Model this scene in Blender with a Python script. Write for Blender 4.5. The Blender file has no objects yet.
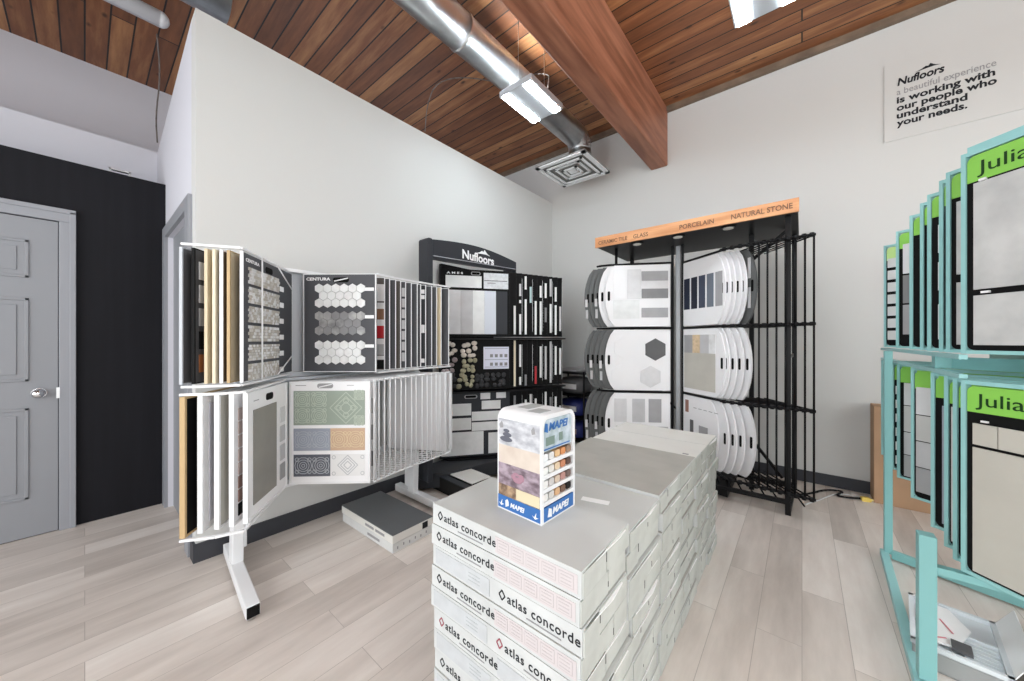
import bpy, bmesh, math, random
from mathutils import Vector, Matrix
C = bpy.context.scene.collection
R = random.Random(7)
PI = math.pi
# ------------------------------------------------------------------ camera, world, exposure
FOC = 352.0; ANG = math.atan(290/FOC); SN, CS = math.sin(ANG), math.cos(ANG); EYE = 1.26
cam = bpy.data.cameras.new('camera'); cam.sensor_width = 36; cam.lens = 36*FOC/1024; cam.clip_start = .05
co = bpy.data.objects.new('camera', cam); C.objects.link(co); co.location = (0, 0, EYE)
co.rotation_euler = (PI/2, 0, math.atan2(SN, CS) - PI/2)
bpy.context.scene.camera = co
sc = bpy.context.scene
sc.view_settings.view_transform = 'Standard'; sc.view_settings.look = 'None'
sc.view_settings.gamma = 1; sc.view_settings.use_curve_mapping = False
sc.view_settings.exposure = 0.72
w = bpy.data.worlds.new('world'); sc.world = w; w.use_nodes = True
w.node_tree.nodes['Background'].inputs[0].default_value = (.8, .88, 1, 1)
w.node_tree.nodes['Background'].inputs[1].default_value = 1.0

def area(name, loc, sx, sy, power, col=(1, 1, 1), rot=(0, 0, 0), spread=PI):
    l = bpy.data.lights.new(name, 'AREA'); l.shape = 'RECTANGLE'; l.size = sx; l.size_y = sy; l.energy = power
    l.color = col; l.spread = spread
    o = bpy.data.objects.new(name, l); C.objects.link(o); o.location = loc; o.rotation_euler = rot
    return o
# added fill lights behind and beside the camera, plus daylight for the left recess
area('added_fill_rear', (-2.9, .4, 1.7), 2.6, 5.0, 104, (.95, .985, 1), (0, math.radians(-90), 0))  # added soft fill; the wall behind it has no window
area('added_fill_side', (1.0, -3.3, 1.8), 4.6, 2.6, 74, (.95, .985, 1), (math.radians(90), 0, 0))
area('recess_daylight', (-3.2, 3.3, 1.7), 2.4, .9, 12, (.88, .93, 1), (0, math.radians(-90), 0))

# ------------------------------------------------------------------ materials
def lin(c):
    return tuple((x/255/12.92 if x/255 <= .04045 else ((x/255+.055)/1.055)**2.4) for x in c) + (1,)
MATS = {}
def mat(name, rgb, rough=.5, metal=0, noise=0, scale=8, bump=0, rgb2=None, emit=0, alpha=1, stretch=None, detail=4, spec=None):
    if name in MATS: return MATS[name]
    m = bpy.data.materials.new(name); m.use_nodes = True; nt = m.node_tree; b = nt.nodes['Principled BSDF']
    col = lin(rgb)
    b.inputs['Roughness'].default_value = rough; b.inputs['Metallic'].default_value = metal
    b.inputs['Base Color'].default_value = col
    if spec is None and max(rgb) < 75: spec = .18
    if spec is not None: b.inputs['Specular IOR Level'].default_value = spec
    if alpha < 1: b.inputs['Alpha'].default_value = alpha
    if noise or rgb2 or bump:
        tc = nt.nodes.new('ShaderNodeTexCoord'); mp = nt.nodes.new('ShaderNodeMapping')
        if stretch: mp.inputs['Scale'].default_value = stretch
        nz = nt.nodes.new('ShaderNodeTexNoise'); nz.inputs['Scale'].default_value = scale; nz.inputs['Detail'].default_value = detail
        nt.links.new(tc.outputs['Object'], mp.inputs[0]); nt.links.new(mp.outputs[0], nz.inputs['Vector'])
        if noise or rgb2:
            cr = nt.nodes.new('ShaderNodeValToRGB')
            cr.color_ramp.elements[0].position = .35; cr.color_ramp.elements[1].position = .65
            if rgb2: a, c2 = col, lin(rgb2)
            else:
                a = tuple(x*(1-noise) for x in col[:3])+(1,); c2 = tuple(min(1, x*(1+noise)) for x in col[:3])+(1,)
            cr.color_ramp.elements[0].color = a; cr.color_ramp.elements[1].color = c2
            nt.links.new(nz.outputs['Fac'], cr.inputs[0]); nt.links.new(cr.outputs[0], b.inputs['Base Color'])
        if bump:
            bp = nt.nodes.new('ShaderNodeBump'); bp.inputs['Strength'].default_value = bump; bp.inputs['Distance'].default_value = .01
            nt.links.new(nz.outputs['Fac'], bp.inputs['Height']); nt.links.new(bp.outputs[0], b.inputs['Normal'])
    if emit:
        b.inputs['Emission Color'].default_value = col; b.inputs['Emission Strength'].default_value = emit
    MATS[name] = m; return m

def plank_mat(name, c1, c2, c3, width, length, along, gap, gapcol, rough, grain, knots=0, gs=(1.6, 14, 14)):
    m = bpy.data.materials.new(name); m.use_nodes = True; nt = m.node_tree; N = nt.nodes.new; L = nt.links.new
    b = nt.nodes['Principled BSDF']; b.inputs['Roughness'].default_value = rough
    tc = N('ShaderNodeTexCoord'); mp = N('ShaderNodeMapping'); L(tc.outputs['Object'], mp.inputs[0])
    if along == 'Y': mp.inputs['Rotation'].default_value = (0, 0, PI/2)
    br = N('ShaderNodeTexBrick'); L(mp.outputs[0], br.inputs['Vector'])
    br.offset = .37; br.offset_frequency = 2; br.inputs['Scale'].default_value = 1
    br.inputs['Brick Width'].default_value = length; br.inputs['Row Height'].default_value = width
    br.inputs['Mortar Size'].default_value = gap; br.inputs['Mortar Smooth'].default_value = .1
    br.inputs['Color1'].default_value = (0, 0, 0, 1); br.inputs['Color2'].default_value = (1, 1, 1, 1); br.inputs['Bias'].default_value = 0
    br.inputs['Mortar'].default_value = (.5, .5, .5, 1)
    cr = N('ShaderNodeValToRGB'); e = cr.color_ramp.elements
    e[0].color = lin(c1); e[1].color = lin(c3); x = e.new(.5); x.color = lin(c2); e[0].position = .1; e[2].position = .9
    gr = N('ShaderNodeTexNoise'); gm = N('ShaderNodeMapping'); L(mp.outputs[0], gm.inputs[0]); gm.inputs['Scale'].default_value = gs
    # shift the grain from plank to plank
    ad = N('ShaderNodeVectorMath'); ad.operation = 'MULTIPLY_ADD'; L(br.outputs['Color'], ad.inputs[0]); ad.inputs[1].default_value = (9, 9, 9); L(gm.outputs[0], ad.inputs[2])
    L(ad.outputs[0], gr.inputs['Vector']); gr.inputs['Scale'].default_value = 1.4; gr.inputs['Detail'].default_value = 6; gr.inputs['Roughness'].default_value = .6
    mx = N('ShaderNodeMix'); mx.data_type = 'FLOAT'; mx.inputs[0].default_value = grain
    bw = N('ShaderNodeRGBToBW'); L(br.outputs['Color'], bw.inputs[0]); L(bw.outputs[0], mx.inputs[2]); L(gr.outputs['Fac'], mx.inputs[3])
    L(mx.outputs[0], cr.inputs[0])
    last = cr.outputs[0]
    if knots:
        vo = N('ShaderNodeTexVoronoi'); vm = N('ShaderNodeMapping'); L(mp.outputs[0], vm.inputs[0]); vm.inputs['Scale'].default_value = (3.2, 6.4, 6.4)
        L(vm.outputs[0], vo.inputs['Vector']); vo.inputs['Scale'].default_value = 1; vo.inputs['Randomness'].default_value = 1
        kr = N('ShaderNodeValToRGB'); kr.color_ramp.elements[0].position = .05; kr.color_ramp.elements[1].position = .13
        kr.color_ramp.elements[0].color = (knots, knots, knots, 1); kr.color_ramp.elements[1].color = (0, 0, 0, 1); L(vo.outputs['Distance'], kr.inputs[0])
        km = N('ShaderNodeMix'); km.data_type = 'RGBA'; L(kr.outputs[0], km.inputs[0]); L(last, km.inputs[6]); km.inputs[7].default_value = lin((50, 26, 14)); last = km.outputs[2]
    gp = N('ShaderNodeMix'); gp.data_type = 'RGBA'; L(br.outputs['Fac'], gp.inputs[0]); L(last, gp.inputs[6]); gp.inputs[7].default_value = lin(gapcol)
    L(gp.outputs[2], b.inputs['Base Color'])
    bp = N('ShaderNodeBump'); bp.inputs['Strength'].default_value = .35; bp.inputs['Distance'].default_value = .004; bp.invert = True
    L(br.outputs['Fac'], bp.inputs['Height']); L(bp.outputs[0], b.inputs['Normal'])
    return m

FLOOR = plank_mat('floor_planks', (166, 155, 147), (212, 202, 194), (244, 238, 232), .155, 1.15, 'X', .0012, (172, 162, 154), .42, .74, gs=(1.1, 6, 6))
CEIL = plank_mat('cedar_planks', (66, 34, 22), (132, 82, 50), (202, 148, 98), .131, 4.2, 'Y', .0055, (18, 10, 7), .5, .66, .85)
WALL = mat('white_wall_paint', (207, 207, 205), .75, bump=.03, scale=90)
BACKW = mat('recess_daylight_tint', (214, 214, 222), .75)  # lavender tint of the daylight put into the white wall colour
BLACKW = mat('charcoal_wall_paint', (24, 24, 29), .6, noise=.12, scale=3, stretch=(8, 1, .4))
BASE = mat('charcoal_baseboard', (66, 67, 72), .5)
DOORG = mat('grey_door_paint', (140, 142, 147), .45)
DOORT = mat('grey_trim_paint', (148, 150, 156), .45)
BEAM = mat('glulam_wood', (122, 74, 52), .5, rgb2=(164, 108, 82), scale=2.2, stretch=(.7, 7, 7), detail=7)
METAL = mat('galvanised_steel', (214, 216, 218), .33, 1, noise=.15, scale=6)
CHROME = mat('chrome', (215, 215, 218), .12, 1)
WHITE = mat('white_powder_coat', (232, 233, 235), .35)
GREYP = mat('light_grey_plate', (178, 182, 188), .4)
BLACK = mat('black_powder_coat', (18, 18, 20), .4)
BLACKM = mat('black_matte', (13, 13, 14), .7)
CHARC = mat('charcoal_plastic', (52, 54, 59), .4)
DKBOARD = mat('dark_grey_board', (70, 71, 76), .6)
DKBOARD2 = mat('brown_grey_board', (78, 72, 68), .6)
WBOARD = mat('white_board', (236, 236, 238), .5)
CARD = mat('cardboard', (176, 142, 112), .8, noise=.06, scale=5)
TEAL = mat('mint_teal_paint', (150, 202, 202), .4)
TEALD = mat('mint_teal_steel', (132, 188, 188), .45)
GREEN = mat('lime_green_card', (138, 204, 84), .5)
PALEG = mat('pale_green_card', (196, 232, 150), .5)
INK = mat('dark_ink', (38, 40, 44), .6)
INKG = mat('dark_green_ink', (30, 62, 30), .6)
GREYINK = mat('grey_ink', (150, 150, 152), .6)
WINK = mat('white_ink', (240, 240, 242), .5)
BLUE = mat('strong_blue_print', (52, 108, 176), .45)
NAVY = mat('navy_print', (34, 44, 110), .5)
RED = mat('red_sample', (176, 26, 38), .4)
CARTON = mat('white_carton', (216, 217, 216), .6, noise=.035, scale=9)
CARTONG = mat('white_carton_cool', (204, 207, 207), .6, noise=.08, scale=7, detail=6)
CLID = mat('greige_carton_lid', (172, 170, 163), .6, noise=.05, scale=7)
GLID = mat('grey_white_carton_lid', (196, 197, 194), .55, noise=.03, scale=5)
WLID = mat('off_white_carton_lid', (226, 225, 220), .55, noise=.02, scale=5)
PINKP = mat('pale_pink_print', (206, 199, 200), .6)
PINKL = mat('pink_line_print', (190, 182, 184), .6)
REDINK = mat('red_ink', (150, 70, 84), .6)
TAPE = mat('white_tear_edge', (246, 246, 246), .6)
HOLE = mat('shadow_black_slot', (10, 10, 11), .8)
MARBLE = mat('pale_marble', (208, 208, 208), .35, rgb2=(232, 233, 234), scale=14, detail=8)
MARBLEG = mat('grey_marble', (120, 120, 122), .35, rgb2=(170, 170, 170), scale=16, detail=8)
MARBLEW = mat('white_marble', (224, 226, 226), .35, noise=.05, scale=12)
TRAV = mat('travertine_mosaic', (176, 172, 166), .5, rgb2=(218, 216, 212), scale=26, detail=8)
BEIGE = mat('beige_edge', (206, 190, 160), .6, noise=.06, scale=6)
CREAM = mat('cream_edge', (222, 210, 184), .6)
TAN = mat('tan_edge', (186, 158, 116), .6)
OLIVE = mat('brown_board_face', (88, 70, 48), .6)
GREYT = mat('mid_grey_tile', (138, 136, 130), .5, noise=.05, scale=9)
LTILE = mat('light_grey_stone', (196, 196, 194), .45, noise=.05, scale=5, detail=8)
LTILE2 = mat('warm_grey_stone', (190, 187, 178), .45, noise=.05, scale=5, detail=8)
CONC = mat('concrete_look_tile', (178, 180, 180), .45, rgb2=(206, 207, 206), scale=7, detail=9)
TG = [mat('tile_grey_%s' % n, (v, v, v+2), .45, noise=.05, scale=10) for n, v in (('pale', 214), ('light', 190), ('mid', 160), ('deep', 128), ('dark', 88), ('graphite', 62))]
SAGE = mat('sage_pattern_tile', (146, 158, 146), .5)
SAGEL = mat('sage_pattern_line', (176, 186, 172), .5)
SLATEB = mat('slate_blue_tile', (150, 156, 168), .5)
SLATEL = mat('slate_blue_line', (172, 177, 186), .5)
TERRA = mat('sandy_tile', (196, 166, 140), .5)
TERRAL = mat('sandy_line', (216, 198, 160), .5)
DARKT = mat('ink_pattern_tile', (84, 88, 98), .5)
DARKL = mat('ink_pattern_line', (168, 172, 178), .5)
WTILE = mat('chalk_tile', (226, 226, 226), .5)
WTILEL = mat('chalk_line', (182, 184, 188), .5)
LAMP = mat('led_strip', (232, 244, 250), .4, emit=40)
UPL = mat('added_uplight_glow', (232, 244, 250), .4, emit=62)  # glow for the emitter added above each housing
SPOT = mat('spotlight_glass', (226, 222, 214), .3)
WOODC = mat('oak_fascia', (196, 134, 88), .45, rgb2=(222, 166, 120), scale=3, stretch=(3, .7, 10), detail=6)
PEBW = mat('cream_pebble', (218, 208, 198), .5, noise=.08, scale=30)
PEBG = mat('olive_pebble', (158, 154, 128), .5, noise=.15, scale=30)
PEBP = mat('mauve_pebble', (150, 138, 140), .5, noise=.15, scale=30)
PEBD = mat('dark_pebble', (58, 58, 60), .5, noise=.2, scale=30)

# ------------------------------------------------------------------ geometry helpers
class MB:
    def __init__(s): s.v = []; s.f = []; s.m = []; s.sm = []
    def add(s, vs, fs, mi=0, smooth=False):
        o = len(s.v); s.v += [tuple(p) for p in vs]
        for f in fs: s.f.append([i+o for i in f]); s.m.append(mi); s.sm.append(smooth)
        return s
    def box(s, x0, x1, y0, y1, z0, z1, mi=0):
        return s.add([(x0,y0,z0),(x1,y0,z0),(x1,y1,z0),(x0,y1,z0),(x0,y0,z1),(x1,y0,z1),(x1,y1,z1),(x0,y1,z1)],
                     [(0,3,2,1),(4,5,6,7),(0,1,5,4),(1,2,6,5),(2,3,7,6),(3,0,4,7)], mi)
    def prism(s, pts, y0, y1, mi=0, plane='xz'):
        n = len(pts)
        if plane == 'xz': f = lambda p, t: (p[0], t, p[1])
        elif plane == 'xy': f = lambda p, t: (p[0], p[1], t)
        else: f = lambda p, t: (t, p[0], p[1])
        vs = [f(p, y0) for p in pts] + [f(p, y1) for p in pts]
        return s.add(vs, [list(range(n)), list(range(2*n-1, n-1, -1))] + [(i, i+n, (i+1) % n+n, (i+1) % n) for i in range(n)], mi)
    def tube(s, p, q, r, mi=0, n=8, r2=None):
        p, q = Vector(p), Vector(q); d = (q-p)
        if d.length < 1e-6: return s
        d.normalize(); a = d.orthogonal().normalized(); b = d.cross(a); r2 = r if r2 is None else r2
        vs = [p+a*math.cos(2*PI*i/n)*r+b*math.sin(2*PI*i/n)*r for i in range(n)]+[q+a*math.cos(2*PI*i/n)*r2+b*math.sin(2*PI*i/n)*r2 for i in range(n)]
        s.add(vs, [(i, (i+1) % n, (i+1) % n+n, i+n) for i in range(n)], mi, True)
        o = len(s.v)-2*n; s.f.append([o+i for i in range(n-1, -1, -1)]); s.f.append([o+n+i for i in range(n)]); s.m += [mi, mi]; s.sm += [False, False]
        return s
    def path(s, pts, r, mi=0, n=8):
        for i in range(len(pts)-1): s.tube(pts[i], pts[i+1], r, mi, n)
        return s
    def bar(s, p, q, w, h, mi=0):      # rectangular bar between two points, w sideways, h up
        p, q = Vector(p), Vector(q); d = (q-p).normalized(); up = Vector((0, 0, 1))
        if abs(d.z) > .95: up = Vector((1, 0, 0))
        a = d.cross(up).normalized(); b = a.cross(d).normalized(); vs = []
        for c in (p, q):
            for sa, sb in ((-1,-1),(1,-1),(1,1),(-1,1)): vs.append(c+a*w/2*sa+b*h/2*sb)
        return s.add(vs, [(0,3,2,1),(4,5,6,7),(0,1,5,4),(1,2,6,5),(2,3,7,6),(3,0,4,7)], mi)
    def sphere(s, c, rx, ry, rz, mi=0, n=10, k=6):
        vs = []; fs = []
        for j in range(k+1):
            t = PI*j/k
            for i in range(n): vs.append((c[0]+rx*math.sin(t)*math.cos(2*PI*i/n), c[1]+ry*math.sin(t)*math.sin(2*PI*i/n), c[2]+rz*math.cos(t)))
        for j in range(k):
            for i in range(n): fs.append((j*n+i, j*n+(i+1) % n, (j+1)*n+(i+1) % n, (j+1)*n+i))
        return s.add(vs, fs, mi, True)
    def ring(s, cx, cz, r0, r1, y0, y1, mi=0, n=16, sx=1):
        for i in range(n):
            a, b = 2*PI*i/n, 2*PI*(i+1)/n
            s.prism([(cx+sx*r0*math.cos(a), cz+r0*math.sin(a)), (cx+sx*r1*math.cos(a), cz+r1*math.sin(a)), (cx+sx*r1*math.cos(b), cz+r1*math.sin(b)), (cx+sx*r0*math.cos(b), cz+r0*math.sin(b))], y0, y1, mi)
        return s
    def build(s, name, mats, parent=None, bevel=0, loc=None, rot=None):
        me = bpy.data.meshes.new(name); me.from_pydata(s.v, [], s.f)
        for m in (mats if isinstance(mats, (list, tuple)) else [mats]): me.materials.append(m)
        for p, mi, sm in zip(me.polygons, s.m, s.sm): p.material_index = mi; p.use_smooth = sm
        bm = bmesh.new(); bm.from_mesh(me); bmesh.ops.remove_doubles(bm, verts=bm.verts, dist=1e-6) if not bevel else None
        bmesh.ops.recalc_face_normals(bm, faces=bm.faces); bm.to_mesh(me); bm.free(); me.update()
        o = bpy.data.objects.new(name, me); C.objects.link(o)
        if bevel:
            b = o.modifiers.new('bevel', 'BEVEL'); b.width = bevel; b.segments = 2; b.limit_method = 'ANGLE'
        if parent: o.parent = parent
        if loc: o.location = loc
        if rot is not None: o.rotation_euler = rot if isinstance(rot, tuple) else (0, 0, rot)
        return o
def empty(name, loc, rz=0):
    o = bpy.data.objects.new(name, None); C.objects.link(o); o.location = loc; o.rotation_euler = (0, 0, rz); o.empty_display_size = .05
    return o
def tag(o, label=None, cat=None, group=None, kind=None):
    if label: o['label'] = label
    if cat: o['category'] = cat
    if group: o['group'] = group
    if kind: o['kind'] = kind
    return o
def struct(o, label=None): return tag(o, label, None, None, 'structure')
def setp(o, parent):
    o.parent = parent; return o
ORD = ['', 'first', 'second', 'third', 'fourth', 'fifth', 'sixth', 'seventh', 'eighth', 'ninth', 'tenth', 'eleventh', 'twelfth', 'thirteenth', 'fourteenth', 'fifteenth', 'sixteenth']
def rrect(x0, x1, z0, z1, r, n=5, corners=(1, 1, 1, 1)):
    pts = []
    for k, (cx, cz, a0) in enumerate(((x1-r, z0+r, -PI/2), (x1-r, z1-r, 0), (x0+r, z1-r, PI/2), (x0+r, z0+r, PI))):
        if corners[k]:
            for i in range(n+1): a = a0+PI/2*i/n; pts.append((cx+r*math.cos(a), cz+r*math.sin(a)))
        else:
            pts.append((x1 if k < 2 else x0, z0 if k in (0, 3) else z1))
    return pts
def text_mesh(s, width, height=None, bold=0, shear=0, extrude=.0008, spacing=1):
    """lettering as a mesh lying in local xz, reading along +x, facing -y, origin at the lower left"""
    cu = bpy.data.curves.new('lettering', 'FONT'); cu.body = s; cu.size = 1; cu.extrude = .01; cu.offset = bold; cu.shear = shear; cu.resolution_u = 3
    cu.space_character = spacing
    t = bpy.data.objects.new('t', cu); C.objects.link(t)
    dg = bpy.context.evaluated_depsgraph_get(); dg.update()
    me = bpy.data.meshes.new_from_object(t.evaluated_get(dg)); me.name = 'lettering'
    bpy.data.objects.remove(t)
    xs = [v.co.x for v in me.vertices]; ys = [v.co.y for v in me.vertices]
    kx = width/(max(xs)-min(xs)); x0 = min(xs); kz = kx if height is None else height/(max(ys)-0 if max(ys) > 0 else 1)
    for v in me.vertices:
        x, y, z = v.co; v.co = ((x-x0)*kx, -extrude if z > 0 else extrude*.2, y*kz)
    return me
def text(s, parent, loc, width, m, height=None, rz=0, name='lettering', tilt=0, **k):
    me = text_mesh(s, width, height, **k); me.materials.append(m)
    o = bpy.data.objects.new(name, me); C.objects.link(o); o.parent = parent; o.location = loc; o.rotation_euler = (0, tilt, rz)
    return o
def PF(x, f):      # floor position seen in column x at forward distance f
    l = (x-512)/FOC*f; return (SN*l+CS*f, -CS*l+SN*f)

# ------------------------------------------------------------------ the room
H = 3.83; XB = 4.10; YA = 2.657; ZA = 3.15; XS = .40
struct(MB().box(-3.5, XB+.15, -3.5, 5.3, -.1, 0).build('floor', FLOOR), 'pale greige wood plank floor')
struct(MB().box(-3.5, XB+.15, -3.5, 5.3, H, H+.1).build('ceiling', CEIL), 'knotty cedar plank ceiling')
struct(MB().box(XB, XB+.15, -3.5, 5.3, 0, H).build('wall_right', WALL), 'white wall behind the canopy tile rack')
struct(MB().box(XS, XB, YA, YA+.12, 0, ZA).build('wall_left', WALL), 'white partition wall that stops short of the ceiling')
sw = MB()
sw.prism([(YA+.12, 0), (2.86, 0), (2.86, 2.04), (3.70, 2.04), (3.70, 0), (3.85, 0), (4.34, 0), (4.34, 2.88), (YA+.12, ZA)], XS, XS+.12, 0, 'yz')
struct(sw.build('wall_side', BACKW), 'short side wall of the partition at its left end')
struct(MB().box(-3.5, XS, 3.82, 4.3, 0, 2.47).build('wall_back', BLACKW), 'charcoal wall around the grey door')
struct(MB().box(-3.5, XS, 4.32, 4.42, 0, 2.895).build('wall_recess', BACKW), 'pale wall above the charcoal wall')
struct(MB().box(-3.5, XB, 5.1, 5.3, 2.2, H).build('wall_far', BACKW), 'pale upper wall under the cedar ceiling')
struct(MB().box(-3.5, XS+.02, 4.42, 5.1, 2.86, 2.895).build('trim_ledge', BACKW), 'thin ledge on the recess wall')
struct(MB().box(-3.65, -3.5, -3.5, 5.3, 0, H).build('wall_rear', WALL), 'white wall behind the camera')
struct(MB().box(-3.5, XB+.15, -3.65, -3.5, 0, H).build('wall_front', WALL), 'white wall beside the camera')
g = MB().box(XS+.02, 1.9, YA-.012, YA, 0, .105).box(1.9, XB, YA-.012, YA, 0, .105)
g.box(XS-.012, XS+.02, YA-.012, 2.74, 0, .105)
struct(g.build('baseboard_left', BASE), 'charcoal baseboard along the partition wall')
struct(MB().box(XB-.012, XB, -3.5, YA-.012, 0, .1).build('baseboard_right', BASE), 'charcoal baseboard along the right wall')
struct(MB().box(XB-.045, XB, -3.5, 5.1, H-.055, H).build('trim_nailer', mat('old_wood_strip', (118, 100, 84), .7, noise=.2, scale=6)), 'old wood strip at the top of the right wall')
# doorway in the side wall
d2 = empty('door_2', (XS, 3.28, 0)); struct(d2, 'grey door in the side wall, seen edge-on')
MB().box(.03, .07, -.42, .42, .005, 2.04).build('door_leaf', DOORG, d2)
cs = MB()
for y0, y1 in ((-.53, -.42), (.42, .53)): cs.box(-.02, .0, y0, y1, 0, 2.04)
cs.box(-.02, .0, -.53, .53, 2.04, 2.115)
cs.build('door_casing', DOORT, d2)
# six panel door in the charcoal wall
d1 = empty('door_1', (-.567, 3.82, 0)); struct(d1, 'grey six panel door in the charcoal wall')
leaf = MB().box(-.455, .455, -.012, -.002, .005, 2.045)
def panel(x0, x1, z0, z1):
    for a, b, c, d in ((x0, x1, z0, z0+.016), (x0, x1, z1-.016, z1), (x0, x0+.016, z0, z1), (x1-.016, x1, z0, z1)): leaf.box(a, b, -.020, -.012, c, d)
    leaf.box(x0+.045, x1-.045, -.017, -.012, z0+.045, z1-.045)
for s_ in (-1, 1):
    xa, xb = sorted((s_*.05, s_*.34))
    panel(xa, xb, 1.66, 1.90); panel(xa, xb, 1.00, 1.53); panel(xa, xb, .25, .83)
leaf.build('door_leaf', DOORG, d1, bevel=.003)
cas = MB()
for x0, x1 in ((-.53, -.458), (.458, .53)): cas.box(x0, x1, -.028, -.001, 0, 2.05); cas.box(x0+(.0 if x0 < 0 else .045), x1-(.045 if x0 < 0 else 0), -.036, -.028, 0, 2.12)
cas.box(-.53, .53, -.028, -.001, 2.05, 2.13); cas.box(-.53, .53, -.036, -.028, 2.105, 2.135)
cas.build('door_casing', DOORT, d1, bevel=.003)
kb = MB().tube((.378, -.012, .92), (.378, -.02, .92), .032, 0, 20).tube((.378, -.02, .92), (.378, -.05, .92), .012, 0, 12).sphere((.378, -.065, .92), .028, .022, .028, 0, 16, 10)
tag(kb.build('door_knob', CHROME, d1), 'round chrome door knob')
MB().box(.448, .462, -.03, -.01, .88, .95).build('latch_plate', METAL, d1)

# ------------------------------------------------------------------ overhead
bm_ = MB().box(-3.4, XB, 1.145, 1.325, 3.19, H)
tag(bm_.build('ceiling_beam', BEAM, bevel=.012), 'thick red-brown laminated wood beam crossing under the cedar ceiling', 'beam')
# spiral duct
def duct(name, x0, x1, y, z, r, label, step=.9, n=28, elbow=False):
    t = empty(name, (x0, y, z)); tag(t, label, 'duct')
    MB().tube((0, 0, 0), (x1-x0, 0, 0), r, 0, n).build('duct_pipe', METAL, t)
    k = x0+.55
    while k < x1-.1:
        MB().tube((k-x0-.012, 0, 0), (k-x0+.012, 0, 0), r+.006, 0, n).build('seam_collar', METAL, t); k += step
    return t
dt = duct('round_duct', -3.3, 3.42, 1.93, 3.52, .125, 'round galvanised air duct running to the square ceiling diffuser')
eb = MB(); pts = [(6.72+.13*math.sin(a), 0, -.13+.13*math.cos(a)) for a in [PI/2*i/6 for i in range(7)]]
eb.path(pts, .125, 0, 20); eb.tube(pts[-1], (6.85, 0, -.335), .125, 0, 20); eb.build('elbow', METAL, dt)
df = empty('air_diffuser', (3.46, 1.97, 3.16)); tag(df, 'square white louvred air diffuser at the end of the round duct', 'air vent')
m = MB().box(-.3, .3, -.3, .3, 0, .012)
fr = MB()
for k, hs in enumerate((.30, .225, .155, .09)):
    z = -.002-.012*(k % 2); wd = .024 if k else .045
    for (a, b, c, d) in ((-hs, hs, -hs, -hs+wd), (-hs, hs, hs-wd, hs), (-hs, -hs+wd, -hs, hs), (hs-wd, hs, -hs, hs)): fr.box(a, b, c, d, z-.012, z)
fr.box(-.045, .045, -.045, .045, -.02, -.004)
m.build('back_plate', mat('diffuser_shadow', (136, 136, 133), .7), df); fr.build('louvre', WHITE, df)
def led(name, loc, label, lx=.46, ly=.33, power=30, grp=None):
    t = empty(name, loc); tag(t, label, 'ceiling light', grp)
    MB().box(-lx/2, lx/2, -ly/2, ly/2, 0, .05).build('housing', GREYP, t, bevel=.006)
    for s_ in (-1, 1):
        y = s_*(ly/2-.055); MB().box(-lx/2+.01, lx/2-.01, y-.034, y+.034, -.006, -.001).build('led_strip', LAMP, t)
    MB().box(-lx/2+.03, lx/2-.03, -.05, .05, .051, .056).build('added_uplight', UPL, t)  # added emitter on top of the housing to brighten the ceiling
    ch = MB()
    for s_ in (-1, 1): ch.tube((s_*lx*.4, 0, .05), (s_*lx*.4, 0, H-loc[2]-.002), .002, 0, 6)
    ch.build('hanging_wire', METAL, t)
    return t
led('ceiling_light', (2.40, 1.76, 3.26), 'bright twin-strip LED light hanging below the round duct', power=34)
led('ceiling_light', (2.38, .17, 3.26), 'bright twin-strip LED light to the right of the wood beam', lx=.55, power=42)
for i, (x, y) in enumerate(((-.6, .6), (.9, -1.6), (-1.8, 1.3))):  # extra fixtures added out of view to fill the room with light
    led('ceiling_light', (x, y, 3.26), 'added unseen twin-strip fill light, over the %s' % ['camera', 'right aisle', 'grey door side'][i], power=34)
def cable(name, pts, r, m, label, cat='cable'):
    # smooth the polyline once
    q = [Vector(p) for p in pts]
    for _ in range(2):
        n = [q[0]]
        for a, b in zip(q, q[1:]): n += [a*.75+b*.25, a*.25+b*.75]
        q = n+[q[-1]]
    return tag(MB().path(q, r, 0, 6).build(name, m), label, cat)
WIRE = mat('grey_conduit', (120, 112, 108), .5, .3)
cable('ceiling_cable', [(2.55, 2.02, 3.60), (2.2, 2.35, 3.66), (2.02, 2.55, 3.60), (1.97, 2.62, 3.4), (1.966, 2.645, 3.16)], .005, WIRE, 'thin grey cable drooping from the duct to the partition wall top')
cable('ceiling_cable', [(2.5, 2.2, 3.81), (2.62, 2.0, 3.74), (2.6, 1.72, 3.62), (2.5, 1.66, 3.45), (2.48, 1.66, 3.31)], .005, WIRE, 'thin grey cable dropping from a ceiling box to the hanging light', )
tag(MB().box(2.42, 2.54, 2.16, 2.26, 3.79, 3.83).build('junction_box', METAL, bevel=.004), 'small metal junction box on the planks above the duct', 'junction box')
cable('ceiling_cable', [(2.95, .12, 3.82), (2.9, .12, 3.7), (2.84, .12, 3.5), (2.62, .14, 3.32)], .005, WIRE, 'grey cable hanging beside the light right of the beam')
cable('ceiling_cable', [(XS-.01, 4.2, 2.93), (XS-.03, 4.1, 3.1), (XS-.02, 3.9, 3.35), (.35, 3.8, 3.6)], .005, WIRE, 'loose dark cable looping down in the upper left corner')
tag(MB().tube((-3.3, 3.75, 3.70), (.38, 3.75, 3.70), .008).build('conduit', METAL), 'thin straight conduit under the planks at the upper left', 'conduit')
t = empty('tube_light', (-3.3, 3.33, 3.42)); tag(t, 'unlit white tube light with a rounded end at the upper left ceiling', 'ceiling light')
MB().tube((0, 0, 0), (3.62, 0, 0), .05, 0, 20).sphere((3.62, 0, 0), .05, .05, .05, 0, 16, 10).build('tube', mat('frosted_tube', (210, 210, 214), .35), t)
MB().box(0, 3.5, -.04, .04, .05, .09).build('housing', METAL, t)
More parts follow.
